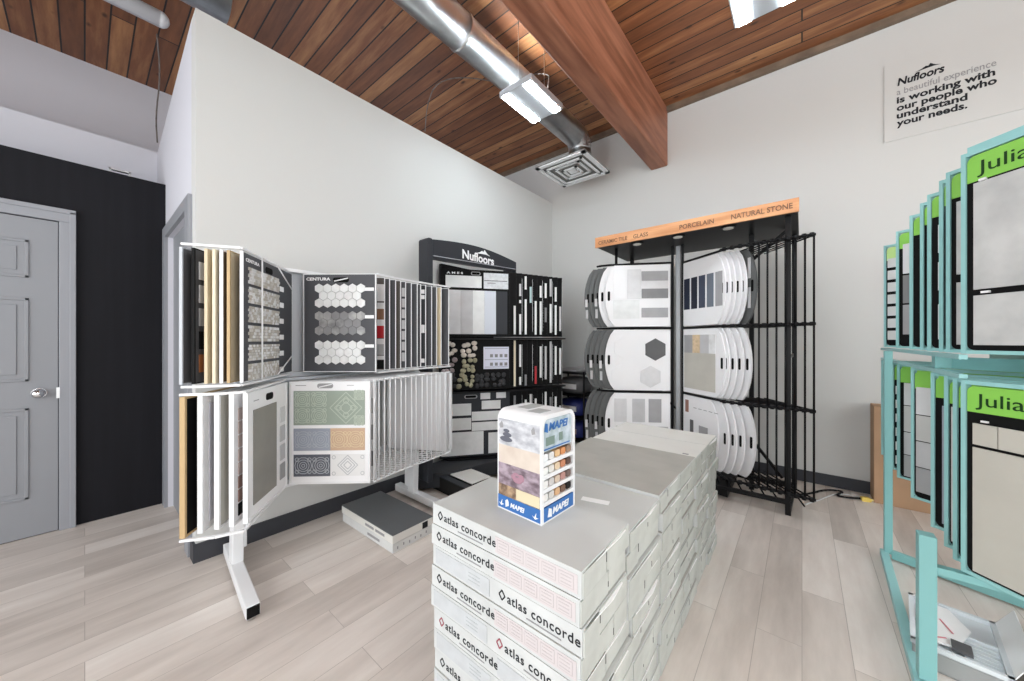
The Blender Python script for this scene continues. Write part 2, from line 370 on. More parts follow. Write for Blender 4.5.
duct('round_duct', -3.3, .62, 3.02, 3.56, .13, 'round galvanised duct beside the tube light, upper left')
hk = MB()
for x in (0, .1): hk.box(x, x+.012, 0, .03, 0, .055)
hk.box(0, .112, 0, .03, .045, .055).box(0, .112, 0, .03, 0, .006)
tag(hk.build('bracket', METAL, loc=(.11, 3.9, 2.47)), 'small metal frame bracket sitting on top of the charcoal wall', 'bracket')

# wall sign, facing -X: local x runs along -Y
sg = empty('wall_sign', (XB-.006, -.511, 2.85), -PI/2)
tag(sg, 'large pale wall sign with a logo and a slogan, upper right', 'sign')
MB().box(0, 1.5, -.002, .004, 0, .615).build('sign_panel', mat('pale_sign_panel', (206, 206, 204), .5), sg)
def mountain(parent, x, z, wd, m, y=-.003):
    q = MB()
    q.prism([(x, z), (x+wd*.28, z+wd*.10), (x+wd*.42, z+wd*.19), (x+wd*.52, z+wd*.15), (x+wd*.60, z+wd*.27), (x+wd*.72, z+wd*.16), (x+wd*.80, z+wd*.10), (x+wd, z+wd*.02), (x+wd*.72, z+wd*.05), (x+wd*.45, z+wd*.04)], y, y+.002)
    return q.build('mountain_logo', m, parent)
text('Nufloors', sg, (.072, -.003, .425), .24, INK, height=.058, bold=.03, shear=.15)
mountain(sg, .165, .487, .13, INK)
text('a beautiful experience', sg, (.068, -.003, .352), .48, GREYINK, height=.048, bold=.005)
text('is working with', sg, (.068, -.003, .287), .475, INK, height=.05, bold=.03)
text('our people who', sg, (.068, -.003, .226), .482, INK, height=.05, bold=.03)
text('understand', sg, (.068, -.003, .166), .352, INK, height=.05, bold=.03)
text('your needs.', sg, (.068, -.003, .106), .352, INK, height=.05, bold=.03)

# ------------------------------------------------------------------ white wing rack by the partition
rk = empty('display_rack', (1.1, 2.42, 0)); tag(rk, 'white two-tier wing rack for tile boards by the partition wall', 'display rack')
def loc_(p): return (p[0]-1.1, p[1]-2.42, p[2] if len(p) > 2 else 0)
for X in (.54, 1.66):
    MB().bar(loc_((X-.02, 2.36, .07)), loc_((X, 2.36, 1.02)), .07, .05).build('post', WHITE, rk, bevel=.004)
    MB().bar(loc_((X+.035, 2.5, .07)), loc_((X+.035, 2.5, 1.65)), .045, .045).build('post', WHITE, rk, bevel=.004)
    sx = -.06 if X < 1 else .0
    f_ = MB().bar(loc_((X+sx, 1.90, .047)), loc_((X, 2.60, .047)), .055, .055)
    ft = f_.build('foot', WHITE, rk, bevel=.004)
    MB().box(X+sx-.024-1.1, X+sx+.024-1.1, 1.893-2.42, 1.899-2.42, .024, .070).build('end_cap', BLACKM, ft)
    MB().tube(loc_((X+sx, 1.93, .002)), loc_((X+sx, 1.93, .022)), .018, 0, 12).build('levelling_pad', METAL, ft)
def arcplate(z0, z1, m, name, pts, depth=.12):
    q = MB(); poly = [(x-1.1, y-2.42) for x, y in pts]+[(x-1.1, y+depth-2.42) for x, y in reversed(pts)]
    q.prism(poly, z0, z1, 0, 'xy'); return q.build(name, m, rk)
hp = [(.52, 2.45), (.70, 2.41), (.86, 2.405), (1.10, 2.42), (1.35, 2.45), (1.56, 2.49)]
hl = [(.52, 2.36), (.70, 2.33), (.86, 2.32), (1.10, 2.35), (1.35, 2.42), (1.56, 2.48)]
arcplate(1.680, 1.700, WHITE, 'top_rail', hp); arcplate(1.04, 1.066, GREYP, 'middle_rail', hp)
arcplate(1.026, 1.040, GREYP, 'lower_top_rail', hl, .2); arcplate(.40, .418, WHITE, 'bottom_rail', hl)
MB().box(.86-1.1-.05, .86-1.1+.02, .03, .045, 1.066, 1.68).build('back_plate', GREYP, rk)
MB().box(.78-1.1-.03, .78-1.1+.02, -.02, .0, .418, 1.026).build('back_plate', GREYP, rk)

def board_geo(L, R_, z0, z1, th=.012):
    L, R_ = Vector(L), Vector(R_); d = R_-L; return d.length, math.atan2(d.y, d.x), z1-z0
def board(name, label, cat, L, R_, z0, z1, face, edge=WHITE, th=.012, group=None, ch=.012, shape=None, free='right', hgap=.0):
    """a display board from its left to its right end as seen from the aisle; its face looks to local -y"""
    wd, rz, h = board_geo(L, R_, z0, z1)
    t = empty(name, (L[0], L[1], z0), rz); tag(t, label, cat, group)
    if shape: q = MB().prism(shape(wd, h), -th/2, th/2)
    else: q = MB().box(.001, wd-.001, -th/2, th/2, .001, h-.001)
    q.build('panel', face, t)
    if ch:
        c = MB()
        e = th/2+(.004 if ch >= .012 else .0008)
        c.box(0, ch, -e, e, 0, h).box(wd-ch, wd, -e, e, 0, h).box(ch, wd-ch, -e, e, 0, ch*.8).box(ch, wd-ch, -e, e, h-ch*.8, h)
        c.build('frame', edge, t)
    return t, wd, h
def swatch(t, x0, x1, z0, z1, m, y=-.006, d=.004, name='tile_sample', label=None):
    o = MB().box(x0, x1, y-d, y+.001, z0, z1).build(name, m, t)
    if label: o['label'] = label
    return o
def hexes(x0, z0, nx, nz, r, ms, jit=0, seed=1, y=-.006, d=.006):
    q = MB(); rr = random.Random(seed)
    for j in range(nz):
        for i in range(nx):
            if jit and i == nx-1 and j % 2: continue
            cx = x0+(i+.5*(j % 2)+.5)*r*1.74; cz = z0+r+j*r*1.51
            q.prism([(cx+r*.96*math.cos(PI/6+PI/3*k), cz+r*.96*math.sin(PI/6+PI/3*k)) for k in range(6)], y-d, y+.001, rr.randrange(ms))
    return q
UP = (1.066, 1.672)
# open board with three hexagon mosaics
t, wd, h = board('sample_board', 'dark grey board with three hexagon marble mosaics, open at the middle of the upper tier', 'sample board',
                 (.865, 2.385), (1.145, 2.03), UP[0], UP[1], DKBOARD, ch=.005)
k = wd/.457
for i, (mm, zz) in enumerate((([MARBLE, MARBLEW], .395), ([MARBLEG, TG[3]], .225), ([MARBLEW, MARBLE], .045))):
    hexes(.075*k, zz, 6, 3, .030, 2, 1, i+3).build('mosaic_sheet', mm, t)
    swatch(t, .375*k, .445*k, zz+.105, zz+.125, WINK, name='name_tag')
text('CENTURA', t, (.02, -.0085, .565), .15, WINK, height=.018, bold=.03)
MB().prism(rrect(.185, .285, .553, .583, .014), -.0082, -.005).build('hand_slot', HOLE, t)
MB().bar((.195, -.010, .560), (.28, -.010, .578), .003, .006).build('pull_wire', WHITE, t)
# left open board with stacked mosaics
t, wd, h = board('sample_board', 'dark board with six stone mosaic strips, open at the left of the upper tier', 'sample board', PF(241.5, 1.62), PF(291, 2.18), UP[0], UP[1], DKBOARD, ch=.004)
for i in range(6):
    zz = .505-i*.092; q = MB(); rr = random.Random(i); n = 14 if i in (0, 3) else 20 if i != 5 else 26; rows = 5 if n < 20 else 6
    cw = .33/n; chh = .078/rows
    for a in range(n):
        for b in range(rows):
            off = cw*.5*(b % 2) if i != 5 else 0
            q.box(.045+a*cw+off, .045+(a+1)*cw+off-.0012, -.011, -.005, zz+b*chh-.04, zz+(b+1)*chh-.0012-.04, rr.randrange(3))
    q.build('mosaic_sheet', [TRAV, MARBLE, mat('warm_stone_chip', (186, 180, 170), .5)], t)
    swatch(t, .392, .44, zz-.03, zz-.002, WINK, name='name_tag')
text('CENTURA', t, (.02, -.0085, .565), .13, WINK, height=.016, bold=.03)
MB().prism(rrect(.22, .30, .548, .580, .014), -.0082, -.005).build('hand_slot', HOLE, t)
# the wire bracket in front of it
wb = MB().tube((.13, -.030, .0), (.13, -.030, .606), .004).tube((.29, -.034, .60), (.49, -.034, .50), .0035).tube((.30, -.034, .01), (.49, -.034, .10), .0035)
wb.build('wire_bracket', WHITE, t)
# left fan of the upper tier, seen from their front edges
fanL = [((182.5), TG[4], 'charcoal board', CHARC), ((193), DKBOARD, 'dark board with stone chips', BLACKM), ((207), BEIGE, 'beige board', BEIGE), ((217), CREAM, 'cream board', CREAM), ((226.5), OLIVE, 'brown board', WHITE), ((234.5), BEIGE, 'tan-edged board', TAN)]
fpos = [(.268, 2.108), (.305, 2.085), (.345, 2.062), (.370, 2.047), (.393, 2.033), (.416, 2.018)]
for i, ((px, face, nm, ed), p) in enumerate(zip(fanL, fpos)):
    q = (p[0]+.325, min(2.46, p[1]+.375))
    t, wd, h = board('sample_board', '%s, %s from the far left in the upper left fan' % (nm, ORD[i+1]), 'sample board', p, q, UP[0], UP[1], face, ed if ed is not CHARC else GREYP, th=.011, group='boards fanned at the left of the upper tier', ch=.007)
    if i == 1:
        for j, mm in enumerate((TG[0], TG[1], TG[2], BLACKM, mat('rust_sample', (150, 92, 54), .5))): swatch(t, .028, .085, .47-j*.105, .55-j*.105, mm, y=-.005)
# right fan of the upper tier
NR = 13
pxs = [385, 390, 396, 401, 406, 411.7, 417.6, 421, 426, 432, 437, 441.5, 449]
for i, x in enumerate(pxs):
    s_ = (i+1)/NR
    f = 2.24+(2.78-2.24)*((x-377)/(449-377))
    p = PF(x, f); a = (.865+.70*s_, 2.385+.09*s_)
    face = [DKBOARD2, DKBOARD, DKBOARD, DKBOARD2, DKBOARD, DKBOARD, DKBOARD, DKBOARD, CHARC, DKBOARD, DKBOARD, BEIGE, DKBOARD][i]
    t, wd, h = board('sample_board', '%s board, %s behind the hexagon board in the upper right fan' % (['brown-grey', 'dark grey', 'dark grey', 'brown-grey', 'dark mosaic', 'dark grey', 'dark grey', 'dark grey', 'tagged charcoal', 'dark grey', 'dark grey', 'beige', 'dark'][i], ORD[i+1]),
                     'sample board', a, p, UP[0], UP[1], face, WHITE, th=.007, group='boards fanned at the right of the upper tier', ch=.005)
    if i == 0:
        for z0, z1, mm in ((.45, .56, TG[0]), (.40, .44, TG[0]), (.33, .40, mat('brown_sample', (128, 92, 70), .5)), (.29, .33, TG[0]), (.21, .29, RED), (.17, .205, TG[0]), (.10, .17, TG[2]), (.07, .095, TG[0]), (.01, .065, BLACKM)):
            swatch(t, wd-.048, wd-.006, z0, z1, mm, y=-.0035)
    if i == 4:
        for j in range(7): swatch(t, wd-.028, wd-.008, .05+j*.075, .11+j*.075, TG[1], y=-.0035)
    if i == 8:
        for z0 in (.03, .25, .50, .54): swatch(t, wd-.045, wd-.010, z0, z0+(.03 if z0 != .25 else .06), WINK, y=-.0035, name='name_tag')
# lower tier
LO = (.42, 1.02)
t, wd, h = board('sample_board', 'white board with patterned cement tiles, open at the middle of the lower tier', 'sample board', (.765, 2.315), (1.075, 1.97), LO[0], LO[1], WBOARD, WHITE)
swatch(t, .025, wd-.03, .345, .545, SAGE, d=.003)
swatch(t, .025, .235, .195, .325, SLATEB, d=.003); swatch(t, .235, wd-.03, .195, .325, TERRA, d=.003)
swatch(t, .025, .235, .045, .172, DARKT, d=.003); swatch(t, .235, wd-.03, .045, .172, WTILE, d=.003)
def motifs(cells, m, y=-.0092, th=.004):
    q = MB()
    for cx, cz, r in cells:
        for kk in (.95, .68, .42, .18): q.ring(cx, cz, r*kk-th*.5, r*kk+th*.5, y-.0004, y+.0004, 0, 14)
        for a in range(4): q.ring(cx+r*1.25*math.cos(PI/4+a*PI/2)*.8, cz+r*1.25*math.sin(PI/4+a*PI/2)*.8, r*.18, r*.18+th, y-.0004, y+.0004, 0, 8)
    return q.build('tile_pattern', m, t)
def dia(cx, cz, r, m, q=None, y=-.0092, th=.004):
    q = q or MB()
    for kk in (1, .72, .4):
        rr = r*kk
        for a in range(4):
            p0 = (cx+rr*math.cos(a*PI/2), y, cz+rr*math.sin(a*PI/2)); p1 = (cx+rr*math.cos((a+1)*PI/2), y, cz+rr*math.sin((a+1)*PI/2)); q.bar(p0, p1, .0008, th)
    return q
motifs([(.075, .40, .045), (.075, .495, .045), (.17, .40, .045), (.17, .495, .045), (.40, .52, .03), (.40, .37, .03)], SAGEL)
dia(.325, .445, .092, None).build('tile_pattern', SAGEL, t)
q = MB()
for a, b in ((.285, .445), (.365, .445), (.325, .485), (.325, .405)): q.ring(a, b, .012, .016, -.0096, -.0088, 0, 10)
q.build('tile_pattern', SAGEL, t)
motifs([(.08, .26, .05), (.18, .26, .05)], SLATEL, th=.003); motifs([(.285, .26, .05), (.38, .26, .05)], TERRAL, th=.003)
motifs([(.08, .108, .05), (.18, .108, .05)], DARKL); dia(.335, .108, .058, None, None, th=.005).build('tile_pattern', WTILEL, t)
q = MB()
for a, b in ((.255, .06), (.255, .155), (.42, .06), (.42, .155)): q.ring(a, b, .008, .012, -.0096, -.0088, 0, 8)
q.build('tile_pattern', WTILEL, t)
MB().prism(rrect(.16, .25, .560, .588, .013), -.0095, -.005).build('hand_slot', GREYINK, t)
MB().bar((.17, -.011, .566), (.245, -.011, .584), .003, .006).build('pull_wire', WHITE, t)
swatch(t, .035, .095, .575, .579, GREYINK, name='fine_print', d=.001); swatch(t, .33, .37, .575, .578, GREYINK, name='fine_print', d=.001)
t, wd, h = board('sample_board', 'white board with grey tile strips, just behind the patterned tile board', 'sample board', (.82, 2.33), (1.128, 2.0), LO[0], LO[1], WBOARD, WHITE, th=.008)
for j in range(3): swatch(t, wd-.04, wd-.014, .08+j*.16, .17+j*.16, TG[3-j], y=-.004)
# left open grey board
t, wd, h = board('sample_board', 'white board with one large warm grey tile, open at the left of the lower tier', 'sample board', (.467, 1.966), (.735, 2.295), LO[0], LO[1], WBOARD, WHITE)
swatch(t, .055, .29, .06, .51, GREYT, d=.004)
for j in range(4): swatch(t, .335, .395, .07+j*.105, .155+j*.105, (TG[2], TG[1], TG[1], TG[0])[j])
MB().prism(rrect(.18, .255, .535, .57, .014), -.0082, -.005).build('hand_slot', HOLE, t)
swatch(t, .06, .11, .55, .554, GREYINK, name='fine_print', d=.001)
lowL = [((.262, 2.026), BLACKM, TAN, 'black board with a wooden edge'), ((.318, 2.02), WBOARD, WHITE, 'white marble board'), ((.372, 2.005), LTILE2, WHITE, 'white board with a cream tile'), ((.420, 1.985), WBOARD, WHITE, 'white board with pinkish mosaic chips')]
for i, (p, face, ed, nm) in enumerate(lowL):
    q = (p[0]+.29, min(2.36, p[1]+.345))
    t, wd, h = board('sample_board', '%s, %s from the left in the lower fan' % (nm, ORD[i+1]), 'sample board', p, q, LO[0], LO[1], face, ed, th=.012, group='boards fanned at the left of the lower tier')
    if i == 0: MB().prism(rrect(.10, .15, .55, .575, .01), -.0082, -.005).build('hand_slot', WINK, t)
    if i == 1: swatch(t, .05, .38, .03, .56, mat('lilac_marble', (206, 206, 216), .4, noise=.05, scale=10))
    if i == 3:
        for j in range(8): swatch(t, .04, .10, .03+j*.063, .085+j*.063, (BLACKM, mat('rose_brown_chip', (150, 120, 110), .5), mat('rose_chip', (196, 178, 172), .5))[min(2, (j+1)//2)])
# the empty white wire frames of the lower right wing: parts of the rack
x_ = [374, 379, 384.6, 390, 395.4, 401, 405.6, 411.5, 416, 422, 427, 431.5, 436, 440, 445, 450]
for i, x in enumerate(x_):
    s_ = i/15; f = 2.10+.55*s_; p = PF(x, f); a = (.86+.66*s_, 2.345+.11*s_)
    P0, P1 = (a[0]-1.1, a[1]-2.42), (p[0]-1.1, p[1]-2.42)
    q = MB().tube((*P1, .425), (*P1, 1.015), .0042, 0, 6)
    for z in (.425, 1.015): q.tube((*P0, z), (*P1, z), .0042, 0, 6)
    q.tube((*P0, .425), (*P0, 1.015), .0042, 0, 6)
    q.build('wire_frame', WHITE, rk)
q = MB()
for k_ in range(9):
    s0 = k_/9; pts = []
    for i in (0, 5, 10, 15):
        x = x_[i]; s_ = i/15; f = 2.10+.55*s_; p = Vector(PF(x, f)); a = Vector((.86+.66*s_, 2.345+.11*s_)); c = a.lerp(p, s0+.05); pts.append((c.x-1.1, c.y-2.42, .43))
    q.path(pts, .002, 0, 5)
q.build('bottom_wire_mat', WHITE, rk)
for z in (1.683, 1.056):
    pts = [PF(181.5, 1.54), PF(207, 1.57), PF(241, 1.61)]
    q = MB()
    for a, b in zip(pts, pts[1:]): q.bar(loc_((*a, z)), loc_((*b, z)), .014, .010)
    q.bar(loc_((*PF(241, 1.61), z)), loc_((*PF(292, 2.2), z)), .014, .010)
    q.build('wing_rail', WHITE, rk)
    q = MB(); pts = [PF(x, 2.24+.54*((x-377)/72)) for x in (377, 395, 413, 431, 450)]
    for a, b in zip(pts, pts[1:]): q.bar(loc_((*a, z)), loc_((*b, z)), .014, .010)
    q.build('wing_rail', WHITE, rk)
for z in (1.030, .412):
    pts = [PF(180, 1.49), PF(215, 1.52), PF(244, 1.57)]
    q = MB()
    for a, b in zip(pts, pts[1:]): q.bar(loc_((*a, z)), loc_((*b, z)), .014, .010)
    q.bar(loc_((*PF(244, 1.57), z)), loc_((*PF(285, 2.05), z)), .014, .010)
    q.build('wing_rail', WHITE, rk)
for i, x in enumerate((447, 452)):
    s_ = .93+.07*i; p = PF(x, 2.64+.05*i); a = (.86+.66*s_+.02, 2.345+.11*s_+.02)
    board('sample_board', 'plain white board, %s in the empty wire frames of the lower wing' % ['second to last', 'last'][i], 'sample board', a, p, LO[0]+.01, LO[1]-.01, WBOARD, WHITE, th=.006, ch=.005)
# header/footer white rails along the free ends
for z in (.418, 1.022):
    q = MB().path([(PF(x, 2.10+.55*i/15)[0]-1.1, PF(x, 2.10+.55*i/15)[1]-2.42, z) for i, x in enumerate(x_)], .006, 0, 6); q.build('wing_rail', WHITE, rk)

# ------------------------------------------------------------------ black brand display by the corner
nf = empty('brand_display', (2.3, 2.4, 0)); tag(nf, 'charcoal tile display with an arched header, in the corner by the partition', 'display')
def n_(x, y=2.4): return x-2.3, y-2.4
NX0, NX1 = 1.70, 2.84
hd = MB(); n = 16; top = []
for i in range(n+1):
    u = i/n; top.append((NX0+.09+(NX1-NX0-.09)*u-2.3, 2.078+.045*math.sin(u*PI)+.0*u))
hd.prism([(NX0+.09+(NX1-NX0-.09)*i/8-2.3, 1.922+.062*(i/8)**1.5) for i in range(9)]+list(reversed(top)), -.10, -.06)
hd.build('header', CHARC, nf)
MB().bar((NX0+.09-2.3, -.103, 1.945), (NX1-2.3, -.103, 2.0), .012, .005).build('header_lip', GREYP, nf)
side = MB().prism(rrect(NX0+.035-2.3, NX0+.09-2.3, .12, 2.085, .02), -.10, .02).build('side_panel', CHARC, nf, bevel=.006)
MB().box(NX1-2.3, NX1+.02-2.3, -.10, .06, 1.6, 2.075).build('side_panel', CHARC, nf)
MB().box(NX0+.42-2.3, NX1-2.3, .2, .235, .15, 1.98).build('back_panel', BLACK, nf)
text('Nufloors', nf, (2.105-2.3, -.102, 1.985), .41, WINK, height=.078, bold=.03)
mountain(nf, 2.27-2.3, 2.058, .19, WINK, -.104)
for z0 in (1.285, .785, .165):
    poly = [(2.12, 2.50), (2.58, 2.12), (2.75, 2.05), (3.00, 1.97), (3.25, 1.94), (3.28, 1.99), (2.9, 2.55), (2.12, 2.60)]
    MB().prism([(a-2.3, b-2.4) for a, b in poly], z0-.012, z0, 0, 'xy').build('tier_shelf', BLACK, nf)
q = MB()
poly = [(1.75, 2.45), (1.95, 2.28), (2.30, 2.20), (2.65, 2.08), (2.95, 2.0), (3.15, 2.0), (3.2, 2.55), (1.75, 2.6)]
q.prism([(a-2.3, b-2.4) for a, b in poly], .03, .15, 0, 'xy'); q.build('plinth', mat('dark_plinth', (52, 54, 58), .5), nf, bevel=.006)
q = MB()
for x in (1.85, 2.5, 3.1): q.tube((x-2.3, .1, 0), (x-2.3, .1, .03), .03)
q.build('plinth_foot', BLACK, nf)
TI = [(1.30, 1.925), (.80, 1.27), (.17, .77)]
# main pages
t, wd, h = board('sample_board', 'black framed board with upright grey tile bands, top tier of the charcoal display', 'sample board', PF(440, 3.24), PF(510, 3.40), *TI[0], BLACKM, BLACK, ch=.006)
bw_ = (wd-.04)/5.6
cols = [MARBLEW, TG[0], TG[1], MARBLEW, mat('ice_tile', (206, 212, 222), .4), CHARC]
z1 = .43
x = .012
for i, wv in enumerate((.6, 1, 1, 1, 1, 1)):
    swatch(t, x, x+bw_*wv-.001, .02, z1, cols[i]); x += bw_*wv
swatch(t, .05, .385, .455, .565, MARBLEW, label='blank white sample card'); swatch(t, .405, wd-.02, .452, .60, mat('sketch_card', (206, 210, 214), .5, noise=.1, scale=40), name='diagram_card')
swatch(t, .44, .52, .50, .508, GREYINK, y=-.0105, d=.001, name='diagram_line'); swatch(t, .41, wd-.03, .525, .53, BLACKM, y=-.0105, d=.001, name='diagram_line')
text('AMES', t, (.06, -.0085, .580), .15, WINK, height=.018, bold=.03, spacing=1.6)
q = MB(); q.prism(rrect(.285, .375, .573, .607, .016), -.0085, -.005).build('hand_slot', GREYINK, t); MB().prism(rrect(.292, .368, .579, .601, .01), -.0095, -.005).build('hand_slot', HOLE, t)
t, wd, h = board('sample_board', 'black board with round pebble mosaic samples, open on the middle tier of the charcoal display', 'sample board', PF(440, 3.24), PF(510, 3.40), *TI[1], BLACKM, BLACK, ch=.006)
def pebbles(cx, cz, r, m, seed):
    rr = random.Random(seed); q = MB()
    for j in range(3):
        for i in range(3):
            q.sphere((cx+(i-1)*r*.62+rr.uniform(-.2, .2)*r, -.009, cz+(j-1)*r*.62+rr.uniform(-.2, .2)*r), r*.34*rr.uniform(.8, 1.15), .008, r*.30*rr.uniform(.8, 1.15), 0, 9, 5)
    return q.build('pebble_mosaic', m, t)
k = wd/.567
for cx, cz, mm in ((.06, .375, PEBW), (.225, .375, PEBW), (.06, .225, PEBP), (.225, .225, PEBG), (.06, .085, PEBD), (.20, .085, PEBG), (.325, .085, PEBD), (.475, .085, PEBD)):
    pebbles(cx*k, cz, .066*k, mm, int(cx*1000+cz*77))
swatch(t, .345*k, .555*k, .19, .40, mat('lilac_card', (214, 216, 232), .5), label='pale card printed with small swatches')
for z in (.235, .315):
    for x in (.41, .45, .49, .53): swatch(t, (x-.012)*k, (x+.012)*k, z-.015, z+.015, TG[3], y=-.0105, d=.001, name='printed_swatch')
for z in (.205, .275, .38): swatch(t, .355*k, .545*k, z, z+.006, SLATEB, y=-.0105, d=.001, name='printed_line')
t, wd, h = board('sample_board', 'dark board with plain white rectangular tiles, open on the bottom tier of the charcoal display', 'sample board', PF(440, 3.24), PF(510, 3.40), *TI[2], CHARC, BLACK, ch=.006)
for a in ((.01, .245, .39, .50), (.01, .245, .255, .365), (.01, .345, .02, .235), (.25, .53, .335, .42), (.25, .53, .24, .32), (.385, .56, .02, .215), (.33, .485, .44, .52)):
    swatch(t, a[0]*k, a[1]*k, a[2], a[3], MARBLEW)
swatch(t, .32*k, .40*k, .535, .595, TG[0], name='name_tag'); swatch(t, .45*k, .53*k, .54, .595, TG[0], name='name_tag')
MB().prism(rrect(.19*k, .295*k, .545, .58, .016), -.0085, -.005).build('hand_slot', GREYINK, t); MB().prism(rrect(.2*k, .285*k, .552, .574, .01), -.0095, -.005).build('hand_slot', HOLE, t)
# fans of boards
NFX = [516.5, 522, 527.5, 532.5, 537.5, 542.5, 547.5, 552.5, 557.5, 562]
tn = ['top', 'middle', 'bottom']
strips = {0: [[(.02, .30, 'w')], [(.02, .22, 'w'), (.33, .36, 'w'), (.40, .52, 'l')], [(.02, .37, 'w'), (.47, .60, 'w')], [(.34, .50, 't')], [(.02, .36, 'w')], [(.02, .36, 'w'), (.40, .52, 'w')], [(.15, .30, 'g'), (.40, .55, 'w')], [(.04, .34, 'w'), (.42, .60, 'l')], [(.02, .33, 'w'), (.37, .52, 'w')], [(.06, .32, 'l')]],
          1: [[(.01, .46, 'b')], [(.20, .42, 'w'), (.02, .10, 'w')], [(.01, .12, 'g')], [], [(.02, .20, 'r')], [(.08, .40, 'w')], [(.06, .40, 'l')], [(.02, .45, 'l')], [(.10, .40, 'w')], [(.10, .38, 'w')]],
          2: [[(.45, .55, 'g'), (.05, .3, 'w')], [(.1, .45, 'w')], [(.3, .5, 'w')], [(.2, .55, 'w')], [(.35, .5, 'w')], [], [(.4, .56, 'w')], [(.1, .5, 'g')], [(.3, .5, 'w')], [(.1, .4, 'l')]]}
mc = {'w': MARBLEW, 'l': TG[1], 'g': TG[3], 't': mat('pale_aqua_tile', (170, 196, 198), .4), 'r': RED, 'b': CREAM}
for ti in range(3):
    for i, x in enumerate(NFX):
        s_ = (i+1)/10; f = 3.43+.31*s_; p = PF(x, f); a0 = PF(440, 3.24); a = (a0[0]+.66*s_, a0[1]+.02*s_)
        t, wd, h = board('sample_board', 'black tile board, %s right of the open one, %s tier of charcoal display' % (ORD[i+1], tn[ti]), 'sample board', a, p, *TI[ti], BLACKM, BLACK, th=.008, ch=.006, group='black boards fanned on the charcoal display')
        for z0, z1_, c in strips[ti][i]: swatch(t, wd-.030, wd-.010, z0, z1_, mc[c], y=-.004, d=.004)
        MB().box(wd-.001, wd+.001, -.005, .005, .05, h-.05).build('edge_strip', METAL if i % 2 else BLACK, t)

# small black shelf with grout bags in the corner
sh = empty('storage_shelf', (3.82, 2.14, 0)); tag(sh, 'low black wire shelf in the corner behind the boards', 'shelf')
for sx in (-.2, .2):
    for sy in (-.22, .22): MB().tube((sx, sy, 0), (sx, sy, .90), .012).build('post', BLACK, sh)
for z in (.10, .36, .62, .88):
    q = MB().box(-.2, .2, -.22, .22, z-.012, z); q.build('shelf_board', BLACK, sh)
def bag(x, y, z, sx, sy, sz, m, m2, label, cat='bag'):
    t = empty('bag', (x, y, z)); tag(t, label, cat)
    q = MB().sphere((0, 0, sz/2), sx/2, sy/2, sz/2, 0, 14, 8)
    for i, v in enumerate(q.v):
        f_ = lambda a, l: math.copysign(abs(a/l)**.55*l, a) if a else 0
        q.v[i] = (f_(v[0], sx/2), f_(v[1], sy/2), sz/2+f_(v[2]-sz/2, sz/2))
    q.build('sack', m, t); MB().box(-sx/2-.004, -sx/2+.004, -sy*.3, sy*.3, sz*.35, sz*.65).build('printed_band', m2, t)
bag(3.80, 2.14, .62, .34, .38, .20, mat('grey_sack', (96, 96, 98), .6), WINK, 'grey sack on the third level of the low black shelf')
bag(3.80, 2.14, .36, .34, .38, .20, NAVY, WINK, 'navy blue sack with white print on the low black shelf')
bag(3.80, 2.14, .10, .34, .38, .20, NAVY, mat('pink_beige_print', (178, 150, 140), .6), 'navy sack on the lowest level of the black shelf')
bag(3.80, 2.14, .88, .30, .34, .05, TG[2], TG[1], 'flat grey packet on top of the low black shelf', 'packet')

# ------------------------------------------------------------------ black rack with oak canopy
br_ = empty('canopy_rack', (3.5, .75, 0)); tag(br_, 'tall black tile rack under a canopy with an oak fascia', 'display rack')
def b_(p): return (p[0]-3.5, p[1]-.75, p[2])
cy0, cy1, cx0 = .02, 1.53, 3.12
MB().box(cx0+.02-3.5, 3.92-3.5, cy0-.75, cy1-.75, 2.155, 2.20).build('canopy', BLACK, br_, bevel=.004)
fa = MB().box(cx0-3.5, cx0+.02-3.5, cy0-.75-.005, cy1-.75+.005, 2.150, 2.245).build('oak_fascia', WOODC, br_)
fa['label'] = 'oak fascia board printed with tile words'
lx = cx0-.0015-3.5
text('CERAMIC TILE', br_, (lx, 1.50-.75, 2.172), .28, mat('burnt_brown_ink', (108, 76, 54), .6), height=.034, rz=-PI/2, bold=.01)
text('GLASS', br_, (lx, 1.165-.75, 2.172), .13, mat('burnt_brown_ink', (108, 76, 54), .6), height=.034, rz=-PI/2, bold=.01)
text('PORCELAIN', br_, (lx, .78-.75, 2.175), .25, mat('burnt_brown_ink', (108, 76, 54), .6), height=.036, rz=-PI/2, bold=.015)
text('NATURAL STONE', br_, (lx, .415-.75, 2.178), .365, mat('burnt_brown_ink', (108, 76, 54), .6), height=.038, rz=-PI/2, bold=.015)
for y in (1.17, .82, .45):
    MB().tube((cx0+.11-3.5, y-.75, 2.145), (cx0+.11-3.5, y-.75, 2.155), .055, 0, 20).build('spot_ring', BLACK, br_)
    MB().tube((cx0+.11-3.5, y-.75, 2.141), (cx0+.11-3.5, y-.75, 2.150), .036, 0, 20).build('spot_lens', SPOT, br_)
MB().tube(b_((3.3, 1.40, 1.99)), b_((3.3, 1.40, 2.155)), .014).build('canopy_bracket', BLACK, br_)
